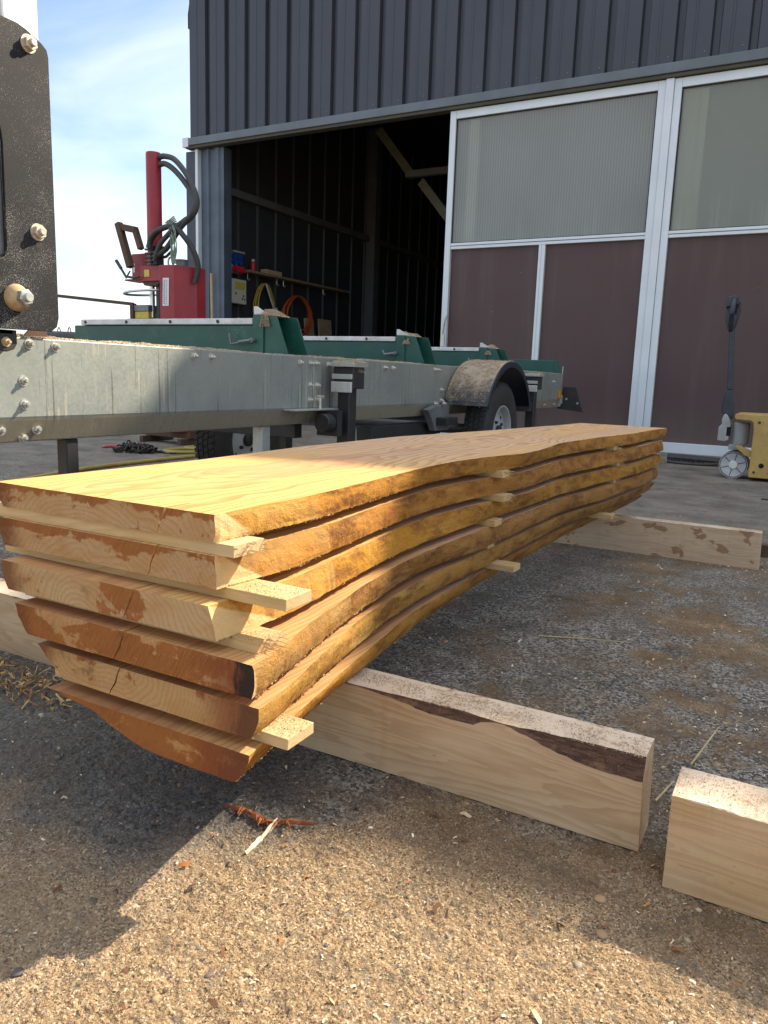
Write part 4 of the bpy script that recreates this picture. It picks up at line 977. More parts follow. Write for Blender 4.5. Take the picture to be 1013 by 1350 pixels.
for k in range(13):                                              # a column of letters too small to read, and a second one in finer print
    z = 1.272-k*.0145; x = -4.458-.006*(k/13); yy = YS-.1210
    ik.add([(x,yy,z),(x+.015,yy+.002,z),(x+.015,yy+.002,z-.004),(x,yy,z-.004)], [(0,1,2,3)])
    ik.add([(x+(.0 if k % 3 else .011),yy,z),(x+(.004 if k % 3 else .015),yy+.0005,z),(x+(.004 if k % 3 else .015),yy+.0005,z-.010),(x+(.0 if k % 3 else .011),yy,z-.010)], [(0,1,2,3)])
    for q in range(2): ik.add([(x+.026,yy+.003,z-q*.006),(x+.032,yy+.004,z-q*.006),(x+.032,yy+.004,z-.003-q*.006),(x+.026,yy+.003,z-.003-q*.006)], [(0,1,2,3)])
ik.build('label_print', M['ink'], lo)
MB().lathe([(0,1.386),(.045,1.386),(.045,1.425),(.05,1.425),(.05,1.437),(0,1.437)], (-4.40,YS+.02,0), 2, 20, closed=False).build('filler_cap', M['greysteel'], tk, smooth=True)
MB().box(-4.60,-4.52,YS+.0,YS+.10,.10,1.275).build('column', M['red'], spl, bevel=.004)
MB().box(-4.645,-4.605,YS-.02,YS+.06,.95,1.275).build('guide_rail', M['blacksteel'], spl, bevel=.003)
MB().tube([(-4.705,YS,1.0),(-4.705,YS,1.40)], .021, 20).build('piston_rod', M['chrome'], spl, smooth=True)
MB().box(-4.851,-4.69,YS-.06,YS+.08,1.045,1.095).build('splitting_plate', M['greysteel'], spl, bevel=.004)
MB().box(-4.846,-4.695,YS-.055,YS+.075,.985,1.044).build('table_block', M['yellowsign'], spl, bevel=.004)
MB().box(-4.86,-4.28,YS-.12,YS+.16,.92,.984).build('table', M['rust'], spl, bevel=.004)
MB().box(-4.80,-4.30,YS-.02,YS+.10,.05,.10).box(-4.78,-4.74,YS-.10,YS+.25,.0,.05).box(-4.36,-4.32,YS-.10,YS+.25,.0,.05).build('base_frame', M['rust'], spl, bevel=.004)
pts = [(-4.75+.205*math.cos(a), YS+.17*math.sin(a), 1.195+.012*math.cos(a)+.006*math.sin(a)) for a in [2*math.pi*k/28 for k in range(28)]]
MB().tube(pts, .010, 10, closed=True).build('log_ring', M['chrome'], spl, smooth=True)
# log claw: flat bar frame leaning over the cylinder
def bar2(b, p, q, w, d):
    p, q = Vector(p), Vector(q); u = (q-p).normalized(); s_ = u.cross(Vector((0,1,0))).normalized()*w/2; y_ = Vector((0,d/2,0))
    b.add([p-s_-y_, p+s_-y_, p+s_+y_, p-s_+y_, q-s_-y_, q+s_-y_, q+s_+y_, q-s_+y_], [(0,1,2,3),(4,7,6,5),(0,4,5,1),(1,5,6,2),(2,6,7,3),(3,7,4,0)])
b = MB(); bar2(b, (-4.978,YS-.08,1.728), (-4.855,YS-.08,1.385), .046, .05); bar2(b, (-4.985,YS-.075,1.705), (-4.79,YS-.075,1.665), .05, .045); bar2(b, (-4.805,YS-.07,1.675), (-4.745,YS-.07,1.52), .036, .045)
b.build('log_claw', M['rust'], spl, bevel=.003)
b = MB(); b.tube([(-5.003,YS-.09,1.442),(-4.95,YS-.09,1.378)], .014, 10); b.tube([(-4.955,YS-.09,1.383),(-4.90,YS-.09,1.315),(-4.80,YS-.09,1.30),(-4.76,YS-.08,1.31)], .010, 8)
b.tube([(-4.90,YS-.09,1.30),(-4.85,YS-.09,1.355)], .006, 8); b.build('control_lever', M['hose'], spl, smooth=True)
v = MB(); v.box(-4.63,-4.56,YS-.09,YS-.01,1.395,1.50); v.box(-4.62,-4.55,YS-.07,YS+.0,1.50,1.54)
for zz in (1.42,1.45,1.48,1.51): v.tube([(-4.67,YS-.10,zz),(-4.60,YS-.10,zz-.006)], .009, 8)
v.build('valve_block', M['blacksteel'], spl, bevel=.003)
for k, pts in enumerate([[(-4.60,YS,2.205),(-4.54,YS,2.205),(-4.43,YS-.01,2.165),(-4.29,YS-.03,2.035),(-4.19,YS-.04,1.87),(-4.205,YS-.05,1.76),(-4.32,YS-.06,1.685),(-4.49,YS-.08,1.665),(-4.60,YS-.09,1.60),(-4.635,YS-.10,1.515)],
                         [(-4.60,YS,2.150),(-4.54,YS,2.150),(-4.44,YS-.01,2.095),(-4.31,YS-.03,1.985),(-4.205,YS-.04,1.855),(-4.22,YS-.06,1.755),(-4.335,YS-.07,1.65),(-4.39,YS-.085,1.575),(-4.46,YS-.095,1.50),(-4.57,YS-.10,1.45)],
                         [(-4.62,YS-.10,1.52),(-4.60,YS-.11,1.585),(-4.52,YS-.11,1.640),(-4.38,YS-.09,1.668),(-4.30,YS-.07,1.60),(-4.25,YS-.02,1.50),(-4.235,YS+.02,1.38),(-4.27,YS+.02,1.26)],
                         [(-4.56,YS-.05,1.455),(-4.50,YS-.05,1.455),(-4.45,YS-.05,1.485),(-4.41,YS-.05,1.485)]]):
    MB().tube(spline(pts, 7), .021 if k < 3 else .011, 10).build('hose', M['hose'], spl, smooth=True)
MB().tube(spline([(-4.57,YS-.10,1.42),(-4.50,YS-.115,1.53),(-4.42,YS-.11,1.60),(-4.36,YS-.09,1.655),(-4.27,YS-.06,1.72)], 7), .019, 10).build('hose', M['hose'], spl, smooth=True)
MB().box(-4.935,-4.912,YS+.0175,YS+.0195,1.36,1.43).build('warning_label', M['label'], head)
for zz in (2.205, 2.150): MB().tube([(-4.61,YS,zz),(-4.545,YS,zz)], .012, 10).build('hose_fitting', M['zinc'], spl, smooth=True)
b = MB()
for k in range(7):
    a = k*.9; b.tube(spline([(-4.42+.012*math.cos(a),YS-.10,1.71),(-4.37+.03*math.cos(a),YS-.11,1.62),(-4.36+.03*math.sin(a*2),YS-.11,1.48),(-4.37+.02*math.cos(a*3),YS-.10,1.39)], 5), .0045, 5)
for k in range(4): b.tube([(-4.44+.012*k,YS-.11,1.69-.004*k),(-4.36+.008*k,YS-.10,1.735-.012*k)], .005, 5)
b.build('twine', M['twine'], spl)
pts = [(-4.498+.028*math.cos(a), YS, 1.422+.036*math.sin(a)) for a in [2*math.pi*k/20 for k in range(20)]]
MB().tube(pts, .007, 8, closed=True).build('lifting_eye', M['zinc'], head, smooth=True)
b = MB(); bar2(b, (-5.90,YS-.05,1.197), (-4.87,YS-.05,1.103), .026, .03); b.box(-4.886,-4.850,YS-.07,YS-.03,.985,1.108)
b.build('swing_arm', M['rust'], spl, bevel=.002)
# ribbed drain pipe behind the beam at the left
b = MB(); pts = [(-2.98-.12*u, 1.9+1.0*u-.0, .700+.0*u) for u in np.linspace(0,1,20)]
b.tube([(-3.9,2.9,.76),(-3.20,2.9,.745)], .028, 14)
for k in range(9): 
    xx = -3.85+.085*k; b.tube([(xx+.012*math.cos(a), 2.9+.028*math.cos(a*1.0)*0, .775-.0*k+.028*math.sin(a)) for a in [math.pi*q/8 for q in range(9)]], .003, 5)
o = b.build('rolled_hose', M['hose'], loc=(-3.55,2.9,.73), smooth=True); tag(o, 'dark ribbed hose lying across the trailer, left of the first green bunk', 'hose')

# ------------------------------------------------------------------ pallet truck
PY = 5.69
pt = thing('pallet_truck', 'yellow hand pallet truck with upright dark handle by the maroon doors', 'pallet truck', (-.1, PY, 0))
bd = [(-.292,.022),(.06,.022),(.06,.437),(-.40,.437),(-.412,.430),(-.412,.405),(-.400,.396),(-.315,.392),(-.300,.38),(-.292,.34)]
body = MB().prism(bd, 1, PY-.17, PY+.17).build('body', M['yellow'], pt, bevel=.006)
MB().lathe([(0,0),(.016,0),(.016,-.002),(0,-.002)], (-.222,PY-.1715,.105), 1, 16, closed=False).build('axle_hole', M['void'], body)
MB().prism([(-.392,.215),(-.372,.230),(-.292,.190),(-.292,.150),(-.33,.160)], 1, PY-.13, PY-.09).build('arm', M['yellow'], pt, bevel=.004)
for xx, zz in ((-.262,.385),(-.262,.06)): MB().lathe([(0,0),(.009,0),(.008,-.005),(0,-.006)], (xx,PY-.170,zz), 1, 6, closed=False).build('bolt', M['blacksteel'], body)
MB().box(-.205,-.05,PY-.1715,PY-.1702,.30,.345).build('rubbed_strip', M['rust'], body)
for sgn in (-1, 1):
    MB().box(.06,1.15,PY+sgn*.19-.08,PY+sgn*.19+.08,.035,.09).build('fork', M['yellow'], pt, bevel=.008)
def twheel(yy):
    b = MB(); b.lathe([(0,.0),(.074,.0),(.080,-.004),(.089,-.004),(.089,.046),(.080,.046),(0,.046)], (-.395, yy, .0895), 1, 40, closed=False)
    w = b.build('steer_wheel', M['wheelgrey'], pt, smooth=True)
    MB().lathe([(.0795,-.0045),(.0905,-.0035),(.0905,.0455),(.0795,.0465)], (-.395, yy, .0895), 1, 40).build('tyre', M['rubber'], w, smooth=True)
    MB().lathe([(0,-.010),(.024,-.010),(.029,-.004),(.029,.001)], (-.395, yy, .0895), 1, 20, closed=False).build('hub', M['silver'], w, smooth=True)
    s_ = MB()
    for k in range(6):
        a = .3+k*math.pi/3; ca, sa = math.cos(a), math.sin(a); n_ = .0022
        s_.add([(-.395+.028*ca-n_*sa, yy-.0012, .0895+.028*sa+n_*ca), (-.395+.079*ca-n_*sa, yy-.0012, .0895+.079*sa+n_*ca), (-.395+.079*ca+n_*sa, yy-.0012, .0895+.079*sa-n_*ca), (-.395+.028*ca+n_*sa, yy-.0012, .0895+.028*sa-n_*ca)], [(0,1,2,3)])
    s_.build('spoke_grooves', M['void'], w)
twheel(PY-.085); twheel(PY+.04)
b = MB(); b.lathe([(0,.225),(.052,.225),(.052,.36),(.048,.372),(0,.372)], (-.375, PY, 0), 2, 24, closed=False); b.box(-.44,-.35,PY-.05,PY+.05,.188,.225)
pm = b.build('pump', M['pump'], pt, bevel=.004)
b = MB(); b.prism([(-.515,.245),(-.47,.238),(-.445,.25),(-.440,.36),(-.455,.40),(-.475,.425),(-.488,.425),(-.500,.385),(-.495,.36),(-.515,.335)], 1, PY-.055, PY+.055)
b.build('pump_yoke', M['pump'], pm, bevel=.008)
MB().box(-.462,-.436,PY-.0575,PY-.054,.28,.34).build('yoke_slot', M['void'], pm)
hd = MB(); hd.prism([(-.510,.43),(-.437,.39),(-.437,.47),(-.452,.585),(-.497,.585),(-.512,.50)], 1, PY-.022, PY+.022)
hd.prism([(-.492,.585),(-.456,.585),(-.486,.985),(-.520,.985)], 1, PY-.016, PY+.016)
shaft = hd.build('handle_shaft', M['handle'], pt, bevel=.006)
# loop grip with lever
hp = []
for k in range(28):
    a = 2*math.pi*k/28; rx = .030+.010*math.sin(a)
    hp.append((-.505+.02*math.sin(a)*.0+.004*math.sin(a), PY+.105*math.cos(a)*(1-.25*(math.sin(a) < 0)), 1.085+.10*math.sin(a)))
g = MB(); g.tube(hp, .017, 10, closed=True); gr = g.build('grip_loop', M['handle'], shaft, smooth=True)
MB().prism([(-.555,1.12),(-.475,1.14),(-.478,1.195),(-.50,1.205),(-.545,1.20),(-.556,1.17)], 1, PY-.045, PY+.045).build('grip_head', M['handle'], gr, bevel=.010)
MB().prism([(-.548,1.12),(-.52,1.11),(-.508,.99),(-.520,.965),(-.535,1.0),(-.552,1.06)], 1, PY-.03, PY+.0).build('grip_arm', M['handle'], gr, bevel=.006)
MB().prism([(-.482,1.15),(-.464,1.16),(-.460,1.10),(-.476,1.02),(-.488,.985),(-.488,1.03)], 1, PY-.012, PY+.012).build('release_lever', M['handle'], gr, bevel=.004)

# ------------------------------------------------------------------ the shed
YF = 7.33
shed = thing('metal_shed', 'dark ribbed metal shed with open sliding door bay and maroon panelled doors', 'shed', (-1.5, YF, 0))
# upper cladding: trapezoid ribs; unseen top edge shaped to cast the wanted shadow line
roof = [(-6.84,5.0),(1.3,5.68),(2.3,6.05),(2.6,5.99),(2.75,5.965),(3.12,5.965),(3.24,5.938),(6.5,5.938)]
def ztop(x_): return float(np.interp(x_, [a for a, b in roof], [b for a, b in roof]))
prof = []; x_ = -6.84; pitch = .29
while x_ < 6.4:
    prof += [(x_, 0), (x_+.050, 0), (x_+.062, -.045), (x_+.135, -.045), (x_+.140, -.051), (x_+.155, -.051), (x_+.160, -.045), (x_+.278, -.045)]; x_ += pitch
vs = []; fs = []
for (xx, dy) in prof: vs += [(xx, YF+.02+dy, 3.30), (xx, YF+.02+dy, ztop(xx))]
for k in range(len(prof)-1): fs.append((2*k, 2*k+2, 2*k+3, 2*k+1))
MB().add(vs, fs).build('upper_cladding', M['clad'], shed)
sc = MB()
for k in range(int(13/pitch)):
    xx = -6.84+pitch*k+.225
    sc.lathe([(0,0),(.006,0),(.006,-.004),(0,-.005)], (xx+.01, YF-.026, 3.36), 1, 8, closed=False)
sc.build('cladding_screws', M['greysteel'], shed)
rp = [(a, b) for a, b in roof]
MB().prism([(-6.9,4.7)]+[(a, b) for a, b in roof]+[(6.5,4.7)], 1, YF+.06, YF+.20).build('shadow_edge_backing', M['inside'], shed)  # follows the cladding's top edge, shaped for the shadow it casts
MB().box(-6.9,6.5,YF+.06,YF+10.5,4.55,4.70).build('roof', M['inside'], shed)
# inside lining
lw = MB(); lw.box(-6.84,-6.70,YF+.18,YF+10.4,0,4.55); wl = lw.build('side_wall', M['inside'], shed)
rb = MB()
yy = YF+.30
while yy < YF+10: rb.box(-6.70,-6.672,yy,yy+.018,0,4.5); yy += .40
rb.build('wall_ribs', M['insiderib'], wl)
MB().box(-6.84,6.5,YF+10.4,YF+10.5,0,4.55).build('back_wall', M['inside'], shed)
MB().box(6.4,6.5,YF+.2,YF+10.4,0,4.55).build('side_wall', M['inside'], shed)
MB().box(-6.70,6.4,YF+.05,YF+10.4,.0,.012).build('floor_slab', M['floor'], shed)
MB().box(-6.70,-6.60,YF+.30,YF+10.3,2.76,2.85).build('wall_rail', M['insidesteel'], shed)
MB().box(-6.67,-6.50,11.25,11.42,.01,4.5).build('wall_post', M['insidesteel'], shed, bevel=.004)
b = MB()
def bar(b, p, q, w, d=.08): bar2(b, p, q, w, d)
bar(b, (-5.46,9.5,3.85), (-4.93,9.5,3.22), .11); bar(b, (-4.80,9.5,3.14), (-4.36,9.5,2.63), .11)
b.build('roof_brace', M['insidepale'], shed)
MB().box(-5.00,-3.6,9.40,9.48,3.19,3.275).build('tie_beam', M['insidesteel'], shed, bevel=.003)
# lintel with door track
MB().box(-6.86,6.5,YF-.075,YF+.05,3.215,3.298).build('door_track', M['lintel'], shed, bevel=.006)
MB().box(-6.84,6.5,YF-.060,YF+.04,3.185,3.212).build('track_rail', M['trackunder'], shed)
MB().box(-6.88,-6.79,YF-.079,YF+.05,3.200,3.305).build('track_end', M['frame'], shed, bevel=.004)
# corner sheet and jamb
MB().box(-6.925,-6.738,YF+.03,YF+.09,0,3.18).build('corner_sheet', M['clad'], shed, bevel=.003)
MB().box(-6.735,-6.695,YF-.02,YF+.06,0,3.18).build('jamb_trim', M['frame'], shed, bevel=.004)
jp = [(-6.690,YF+.04),(-6.60,YF+.04),(-6.585,YF+.015),(-6.56,YF+.015),(-6.545,YF+.04),(-6.47,YF+.04),(-6.455,YF+.01),(-6.40,YF+.01),(-6.385,YF+.03),(-6.335,YF+.03),(-6.335,YF+.17),(-6.690,YF+.17)]
MB().prism(jp, 2, 0, 3.18).build('door_jamb', M['jamb'], shed, bevel=.002)

def door(x0, x1, z1, mull, glaze, parent, lastdoor=False, handle=False):
    y0, y1 = YF-.030, YF+.030; w = .062
    d = MB().box(x0+.004, x1-.004, YF+.012, YF+.028, .03, 1.895)
    panel = d.build('sliding_door', M['maroon'], parent)
    f = MB()
    f.box(x0, x0+w, y0, y1, .0, z1); f.box(x1-w, x1, y0, y1, .0, z1)
    f.box(x0+w, x1-w, y0+.002, y1-.002, z1-.075, z1)
    f.box(x0+w, x1-w, y0+.003, y1-.003, 1.912, 1.937); f.box(x0+w, x1-w, y0+.008, y1-.003, 1.880, 1.908)
    f.box(x0+w, x1-w, y0+.001, y1-.004, .0, .092)
    if mull: 
        f.box(mull-.030, mull-.004, y0+.006, y1-.006, .092, 1.880); f.box(mull-.004, mull+.032, y0+.010, y1-.006, .092, 1.880)
    f.build('door_frame', M['frame'], panel, bevel=.003)
    g = MB().box(x0+w-.004, x1-w+.004, YF-.004, YF+.002, 1.935, z1-.072).build('glazing', M[glaze], panel)
    q = MB(); gx0, gx1, gz0, gz1, e = x0+w, x1-w, 1.937, z1-.075, .011
    q.box(gx0, gx0+e, YF-.012, YF-.005, gz0, gz1); q.box(gx1-e, gx1, YF-.012, YF-.005, gz0, gz1); q.box(gx0+e, gx1-e, YF-.012, YF-.005, gz1-e, gz1); q.box(gx0+e, gx1-e, YF-.012, YF-.005, gz0, gz0+e*.7)
    q.build('gasket', M['gasket'], panel)
    return panel
d1 = door(-3.400, -1.380, 3.180, -2.385, 'sheet1', shed)
d2 = door(-1.308, -.20, 3.180, None, 'sheet2', shed)
d3 = door(-.13, 2.0, 3.180, 1.0, 'sheet1', shed)
door(2.07, 4.2, 3.18, 3.1, 'sheet1', shed)
for xa in (-1.378, -.198, 2.002):
    MB().box(xa, xa+.068, YF-.045, YF+.03, .0, 3.183).build('door_post', M['frame'], shed, bevel=.004)
MB().box(4.2,6.5,YF,YF+.05,0,3.18).build('front_wall', M['clad'], shed)
# latch handle
b = MB(); b.box(-3.385,-3.350,YF-.05,YF-.031,.92,1.05); b.tube([(-3.368,YF-.055,1.05),(-3.335,YF-.075,1.20),(-3.318,YF-.07,1.235)], .011, 8)
b.build('latch', M['zinc'], d1, bevel=.002)
# lining and pale post seen through the translucent sheets
MB().box(-3.33,4.2,YF+.10,YF+.12,1.86,3.16).build('glazing_lining', M['behind'], shed)
MB().box(-3.21,-3.10,YF+.012,YF+.05,1.94,3.11).build('inner_post', M['behindpost'], shed)
MB().box(-1.225,-1.10,YF+.012,YF+.05,1.94,3.11).box(-1.095,-1.03,YF+.014,YF+.05,1.94,3.11).build('inner_post', M['behindpost'], shed)

# things hung or leaning inside the bay
WX = -6.672
sb = thing('socket_box', 'grey wall box with blue and red power sockets inside the shed', 'socket box', (WX, 7.9, 1.83))
MB().box(WX,WX+.07,7.795,8.01,1.83,2.075).build('box', M['boxgrey'], sb, bevel=.006)
for yy in (7.85, 7.955):
    for zz in (2.03, 1.965): MB().lathe([(0,.115),(.036,.115),(.042,.10),(.042,.07)], (WX, yy, zz), 0, 20, closed=False).build('blue_socket', M['blue'], sb, smooth=True)
for yy in (7.86, 7.95): MB().lathe([(0,.15),(.038,.15),(.044,.13),(.044,.07)], (WX, yy, 1.875), 0, 20, closed=False).build('red_socket', M['redplug'], sb, smooth=True)
MB().box(WX+.01,WX+.11,7.81,8.03,2.078,2.105).build('lid', M['boxgrey'], sb, bevel=.003)
fb = thing('fuse_box', 'beige fuse box with a yellow warning label below the sockets', 'fuse box', (WX, 7.9, 1.45))
bx_ = MB().box(WX,WX+.09,7.74,8.085,1.455,1.76).build('box', M['beige'], fb, bevel=.008)
MB().box(WX+.0905,WX+.092,7.86,8.05,1.635,1.725).build('warning_label', M['yellowsign'], fb)
for yy, zz in ((7.87,1.58),(8.02,1.56),(8.0,1.52),(8.045,1.515)): MB().lathe([(0,.098),(.011,.098),(.011,.09)], (WX, yy, zz), 0, 12, closed=False).build('knob', M['rust'], fb)
sh = thing('wall_shelf', 'narrow wooden wall shelf with hooks inside the open bay', 'shelf', (WX, 9.2, 1.87))
MB().box(WX,WX+.16,8.06,10.55,1.865,1.895).build('board', M['shelf'], sh, bevel=.002)
for yy in (8.12, 8.75, 8.9, 9.9): MB().tube([(WX+.08,yy,1.865),(WX+.08,yy,1.79),(WX+.10,yy,1.77),(WX+.12,yy,1.79)], .006, 6).build('hook', M['zinc'], sh)
o = MB().box(WX+.03,WX+.13,8.45,8.80,1.896,1.955).build('wood_block', M['offcut'], loc=(WX+.08,8.6,1.896), bevel=.003); tag(o, 'short block of wood lying on the wall shelf', 'wood block')
o = MB().lathe([(0,0),(.03,0),(.034,.02),(.034,.10),(.02,.12),(0,.12)], (WX+.09,8.22,1.896), 2, 16, closed=False).build('spray_can', M['redplug'], loc=(WX+.09,8.22,1.896), smooth=True); tag(o, 'small red can standing on the shelf beside the sockets', 'can')
MB().lathe([(0,.121),(.022,.121),(.022,.15),(0,.15)], (WX+.09,8.22,1.896), 2, 14, closed=False).build('cap', M['wcable'], o)
def coil(name, mat, yc, ztop_, ry, rz, n, label, seed):
    r3 = random.Random(seed); root = thing(name, label, 'cable', (WX+.09, yc, ztop_-2*rz)); b = MB()
    pts = []
    for k in range(n):
        ay = ry*(.78+.3*r3.random()); az = rz*(.85+.25*r3.random()); dx = .02*r3.random()+.006*k; oy = .03*(r3.random()-.5)
        for q in range(22):
            a = math.pi/2+2*math.pi*q/22
            pts.append((WX+.05+dx, yc+oy+ay*math.cos(a)*(1-.25*max(0, math.sin(a))), ztop_-az+az*math.sin(a)))
    b.tube(pts, .0085, 6); b.build('loops', M[mat], root, smooth=True)
    return root
c1 = coil('cable_coil', 'ycable', 8.50, 1.77, .20, .29, 6, 'yellow extension cable coiled and hanging below the wall shelf', 2)
b = MB(); b.tube(spline([(WX+.13,8.45,1.76),(WX+.14,8.55,1.55),(WX+.14,8.66,1.40)], 6), .012, 8); b.tube([(WX+.14,8.64,1.46),(WX+.14,8.68,1.36)], .03, 12); b.build('plug', M['wcable'], c1, smooth=True)
MB().tube([(WX+.10,8.25,1.33),(WX+.10,8.28,1.24)], .028, 12).build('plug', M['redplug'], c1, smooth=True)
coil('cable_coil', 'ocable', 9.25, 1.69, .36, .27, 9, 'orange extension cable coiled and hanging right of the yellow one', 5)
def lean(x, y, w, h, tlt, label, nm='offcut_board', mat='offcut', th=.03):
    b = MB(); b.add([(x+tlt,y,0.012),(x+tlt,y+w,0.012),(x+tlt+th,y+w,0.012),(x+tlt+th,y,0.012),(x,y,h),(x,y+w,h),(x+th,y+w,h),(x+th,y,h)], [(0,1,2,3),(4,7,6,5),(0,4,5,1),(1,5,6,2),(2,6,7,3),(3,7,4,0)])
    o = b.build(nm, M[mat], loc=(x, y, .012), bevel=.002); return tag(o, label, 'board')
lean(WX+.01, 9.50, .22, 1.40, .10, 'leaning board behind the orange cable coil')
lean(WX+.01, 9.86, .34, 1.42, .12, 'tall offcut board leaning right of the cable coils')
o = MB().tube([(-6.46,YF-.02,.012),(-6.50,YF-.012,1.75)], .016, 8).build('stick', M['offcut'], loc=(-6.46,YF-.02,.012)); tag(o, 'thin wooden stick leaning on the blue grey door jamb', 'stick')

# ------------------------------------------------------------------ loose things on the yard
ch = thing('chain_pile', 'heap of dark chain with a red hook on the ground under the trailer', 'chain', (-4.2, 3.9, 0))
b = MB(); r3 = random.Random(4)
for k in range(46):
    a = r3.random()*6.28; rr = .17*math.sqrt(r3.random()); cx_, cy_ = -4.22+rr*math.cos(a)*1.15, 3.92+rr*math.sin(a)*.8
    cz_ = .012+.055*(1-rr/.17)*r3.random(); n1 = Vector((r3.random()-.5, r3.random()-.5, r3.random()*.8)).normalized(); u = n1.orthogonal().normalized(); w = n1.cross(u)
    b.tube([Vector((cx_,cy_,cz_+.006))+u*.030*math.cos(q)+w*.017*math.sin(q) for q in [2*math.pi*i_/12 for i_ in range(12)]], .0065, 6, closed=True)
for k in range(5): b.tube([Vector((-4.06+.035*k,4.0,.008))+Vector((.026*math.cos(q),.014*math.sin(q),.004*(k % 2))) for q in [2*math.pi*i_/12 for i_ in range(12)]], .006, 6, closed=True)
b.build('links', M['chain'], ch, smooth=True)
MB().tube(spline([(-4.40,3.80,.03),(-4.35,3.78,.035),(-4.30,3.79,.04),(-4.27,3.82,.03),(-4.30,3.84,.02)], 5), .011, 8).build('hook', M['red'], ch, smooth=True)
pts = [(-3.2,1.5,.012),(-3.42,2.3,.012),(-3.62,3.0,.012),(-3.66,3.6,.012),(-3.62,4.3,.012),(-3.45,5.0,.012)]
b = MB().tube(spline(pts, 10), .013, 8)
b.tube(spline([(-3.60,4.35,.012),(-3.80,4.15,.012),(-3.93,4.00,.014),(-4.02,4.02,.014),(-4.05,4.12,.014),(-4.0,4.40,.014),(-3.9,4.75,.014),(-3.8,5.2,.014)], 8), .013, 8)
b.tube(spline([(-3.75,4.35,.014),(-3.92,4.16,.03),(-3.96,4.25,.03),(-3.85,4.7,.014)], 8), .013, 8)
o = b.build('garden_hose', M['yhose'], loc=(-3.6,3.5,0), smooth=True); tag(o, 'yellow hose lying on the yard behind the plank stack', 'hose')
# black rake-like strap by the door foot
b = MB(); b.tube([(-.93,6.38,.045),(-.55,6.36,.040),(-.45,6.34,.04)], .028, 8); b.tube(spline([(-.92,6.32,.012),(-.80,6.28,.010),(-.62,6.30,.014),(-.5,6.34,.03)], 6), .012, 8)
for k in range(26):
    xx = -.92+.018*k; b.tube([(xx,6.37,.05),(xx+.004*math.sin(k*3),6.33+.01*math.sin(k*5),.018)], .004, 4)
o = b.build('broom', M['hose'], loc=(-.7,6.35,0)); tag(o, 'black broom head lying at the foot of the maroon door', 'broom')
o = MB().box(-.165,-.03,4.62,4.635,.001,.008).build('metal_strip', M['hose'], loc=(-.1,4.63,0)); tag(o, 'thin black strip lying on the asphalt before the pallet truck', 'strip')
o = MB().box(-.10,.12,3.02,3.055,.0,.045).build('dark_board', M['rust'], loc=(0,3.03,0), bevel=.002); tag(o, 'dark brown board lying behind the end of the far bearer', 'board')
# strip of orange bark in front of the stack
def gz1(x, y): return float(hground(np.array([x]), np.array([y]))[0])
def barkstrip(pts, w, name, mat, label, cat, fray=0):
    P = spline([(x, y, gz1(x, y)+h) for x, y, h in pts], 8); n = len(P); b = MB(); r3 = random.Random(9); vs = []
    for i_, p in enumerate(P):
        d = (P[min(i_+1,n-1)]-P[max(i_-1,0)]).normalized(); s_ = Vector((-d.y, d.x, 0)); ww = w*(.35+.65*math.sin(math.pi*min(max(i_/n, .06), .94)))*(.7+.6*r3.random())
        for q, hh in ((-1,.0),(-.4,.0025),(.4,.003),(1,.0006)): vs.append(p+s_*ww*q+Vector((0,0,hh*(.6+.8*r3.random()))))
    fs = []
    for i_ in range(n-1):
        for q in range(3): fs.append((i_*4+q, i_*4+q+1, i_*4+5+q, i_*4+4+q))
    m_ = len(vs); vs2 = [v_-Vector((0,0,.0016)) for v_ in vs]
    b.add(vs+vs2, fs+[tuple(a_+m_ for a_ in f_[::-1]) for f_ in fs]+[(i_*4+s0, (i_+1)*4+s0, (i_+1)*4+s0+m_, i_*4+s0+m_) for i_ in range(n-1) for s0 in (0,3)])
    for k in range(fray):
        p = P[int(r3.random()*n*.55)+int(n*.2)]; l = .006+.018*r3.random(); a = -1.2+2.0*r3.random()-1.2
        e = p+Vector((l*math.cos(a), l*math.sin(a), .004*r3.random())); b.tube([p+Vector((0,0,.002)), (p+e)/2+Vector((0,0,.003)), e], [.002,.0016,.0006], 4)
    o = b.build(name, M[mat], loc=P[n//2]); return tag(o, label, cat)
barkstrip([(-.648,.752,.002),(-.61,.752,.004),(-.575,.748,.005),(-.545,.762,.005),(-.515,.778,.004)], .0045, 'bark_strip', 'bark', 'torn strip of orange bark on the ground before the stack', 'bark', 16)
barkstrip([(-.556,.683,.001),(-.559,.72,.003),(-.560,.755,.007)], .0035, 'wood_splinter', 'splint', 'white wood splinter leaning on the strip of orange bark', 'splinter')
for (p, q, lab) in (((-.098,1.235,.003),(-.070,1.345,.03),'pale straw standing up behind the squared timber'), ((-.128,1.09,.004),(-.112,1.15,.012),'pale straw between the two near timbers'), ((-.50,1.70,.003),(-.30,1.78,.003),'long thin pale splinter on the asphalt beyond the near bearer')):
    o = MB().tube([p, tuple((a+b_)/2+.001 for a, b_ in zip(p, q)), q], [.0016,.0014,.0008], 5).build('straw', M['straw'], loc=p); tag(o, lab, 'straw', 'straws on the asphalt')
# heap of curled shavings left of the stack
n = 620; a = rng.random(n)*6.28; rr = .25*rng.random(n)**.8; x = -1.34+rr*np.cos(a); y = .845+rr*np.sin(a)*.36
k = free(x, y); x, y, rr = x[k], y[k], rr[k]; n = len(x)
P = np.stack([x, y, .004+.035*(1-rr/.25)*rng.random(n)], -1); L = .006+.030*rng.random(n)**2
V, F, C = flakes(P, L, .0015+.0045*rng.random(n)**2, 1.0, np.array([(.54,.36,.15),(.44,.27,.10),(.60,.44,.22),(.38,.20,.07),(.48,.15,.025),(.22,.11,.05)]), .9)
scatter('wood_shavings', V, F, C, M['chips'])
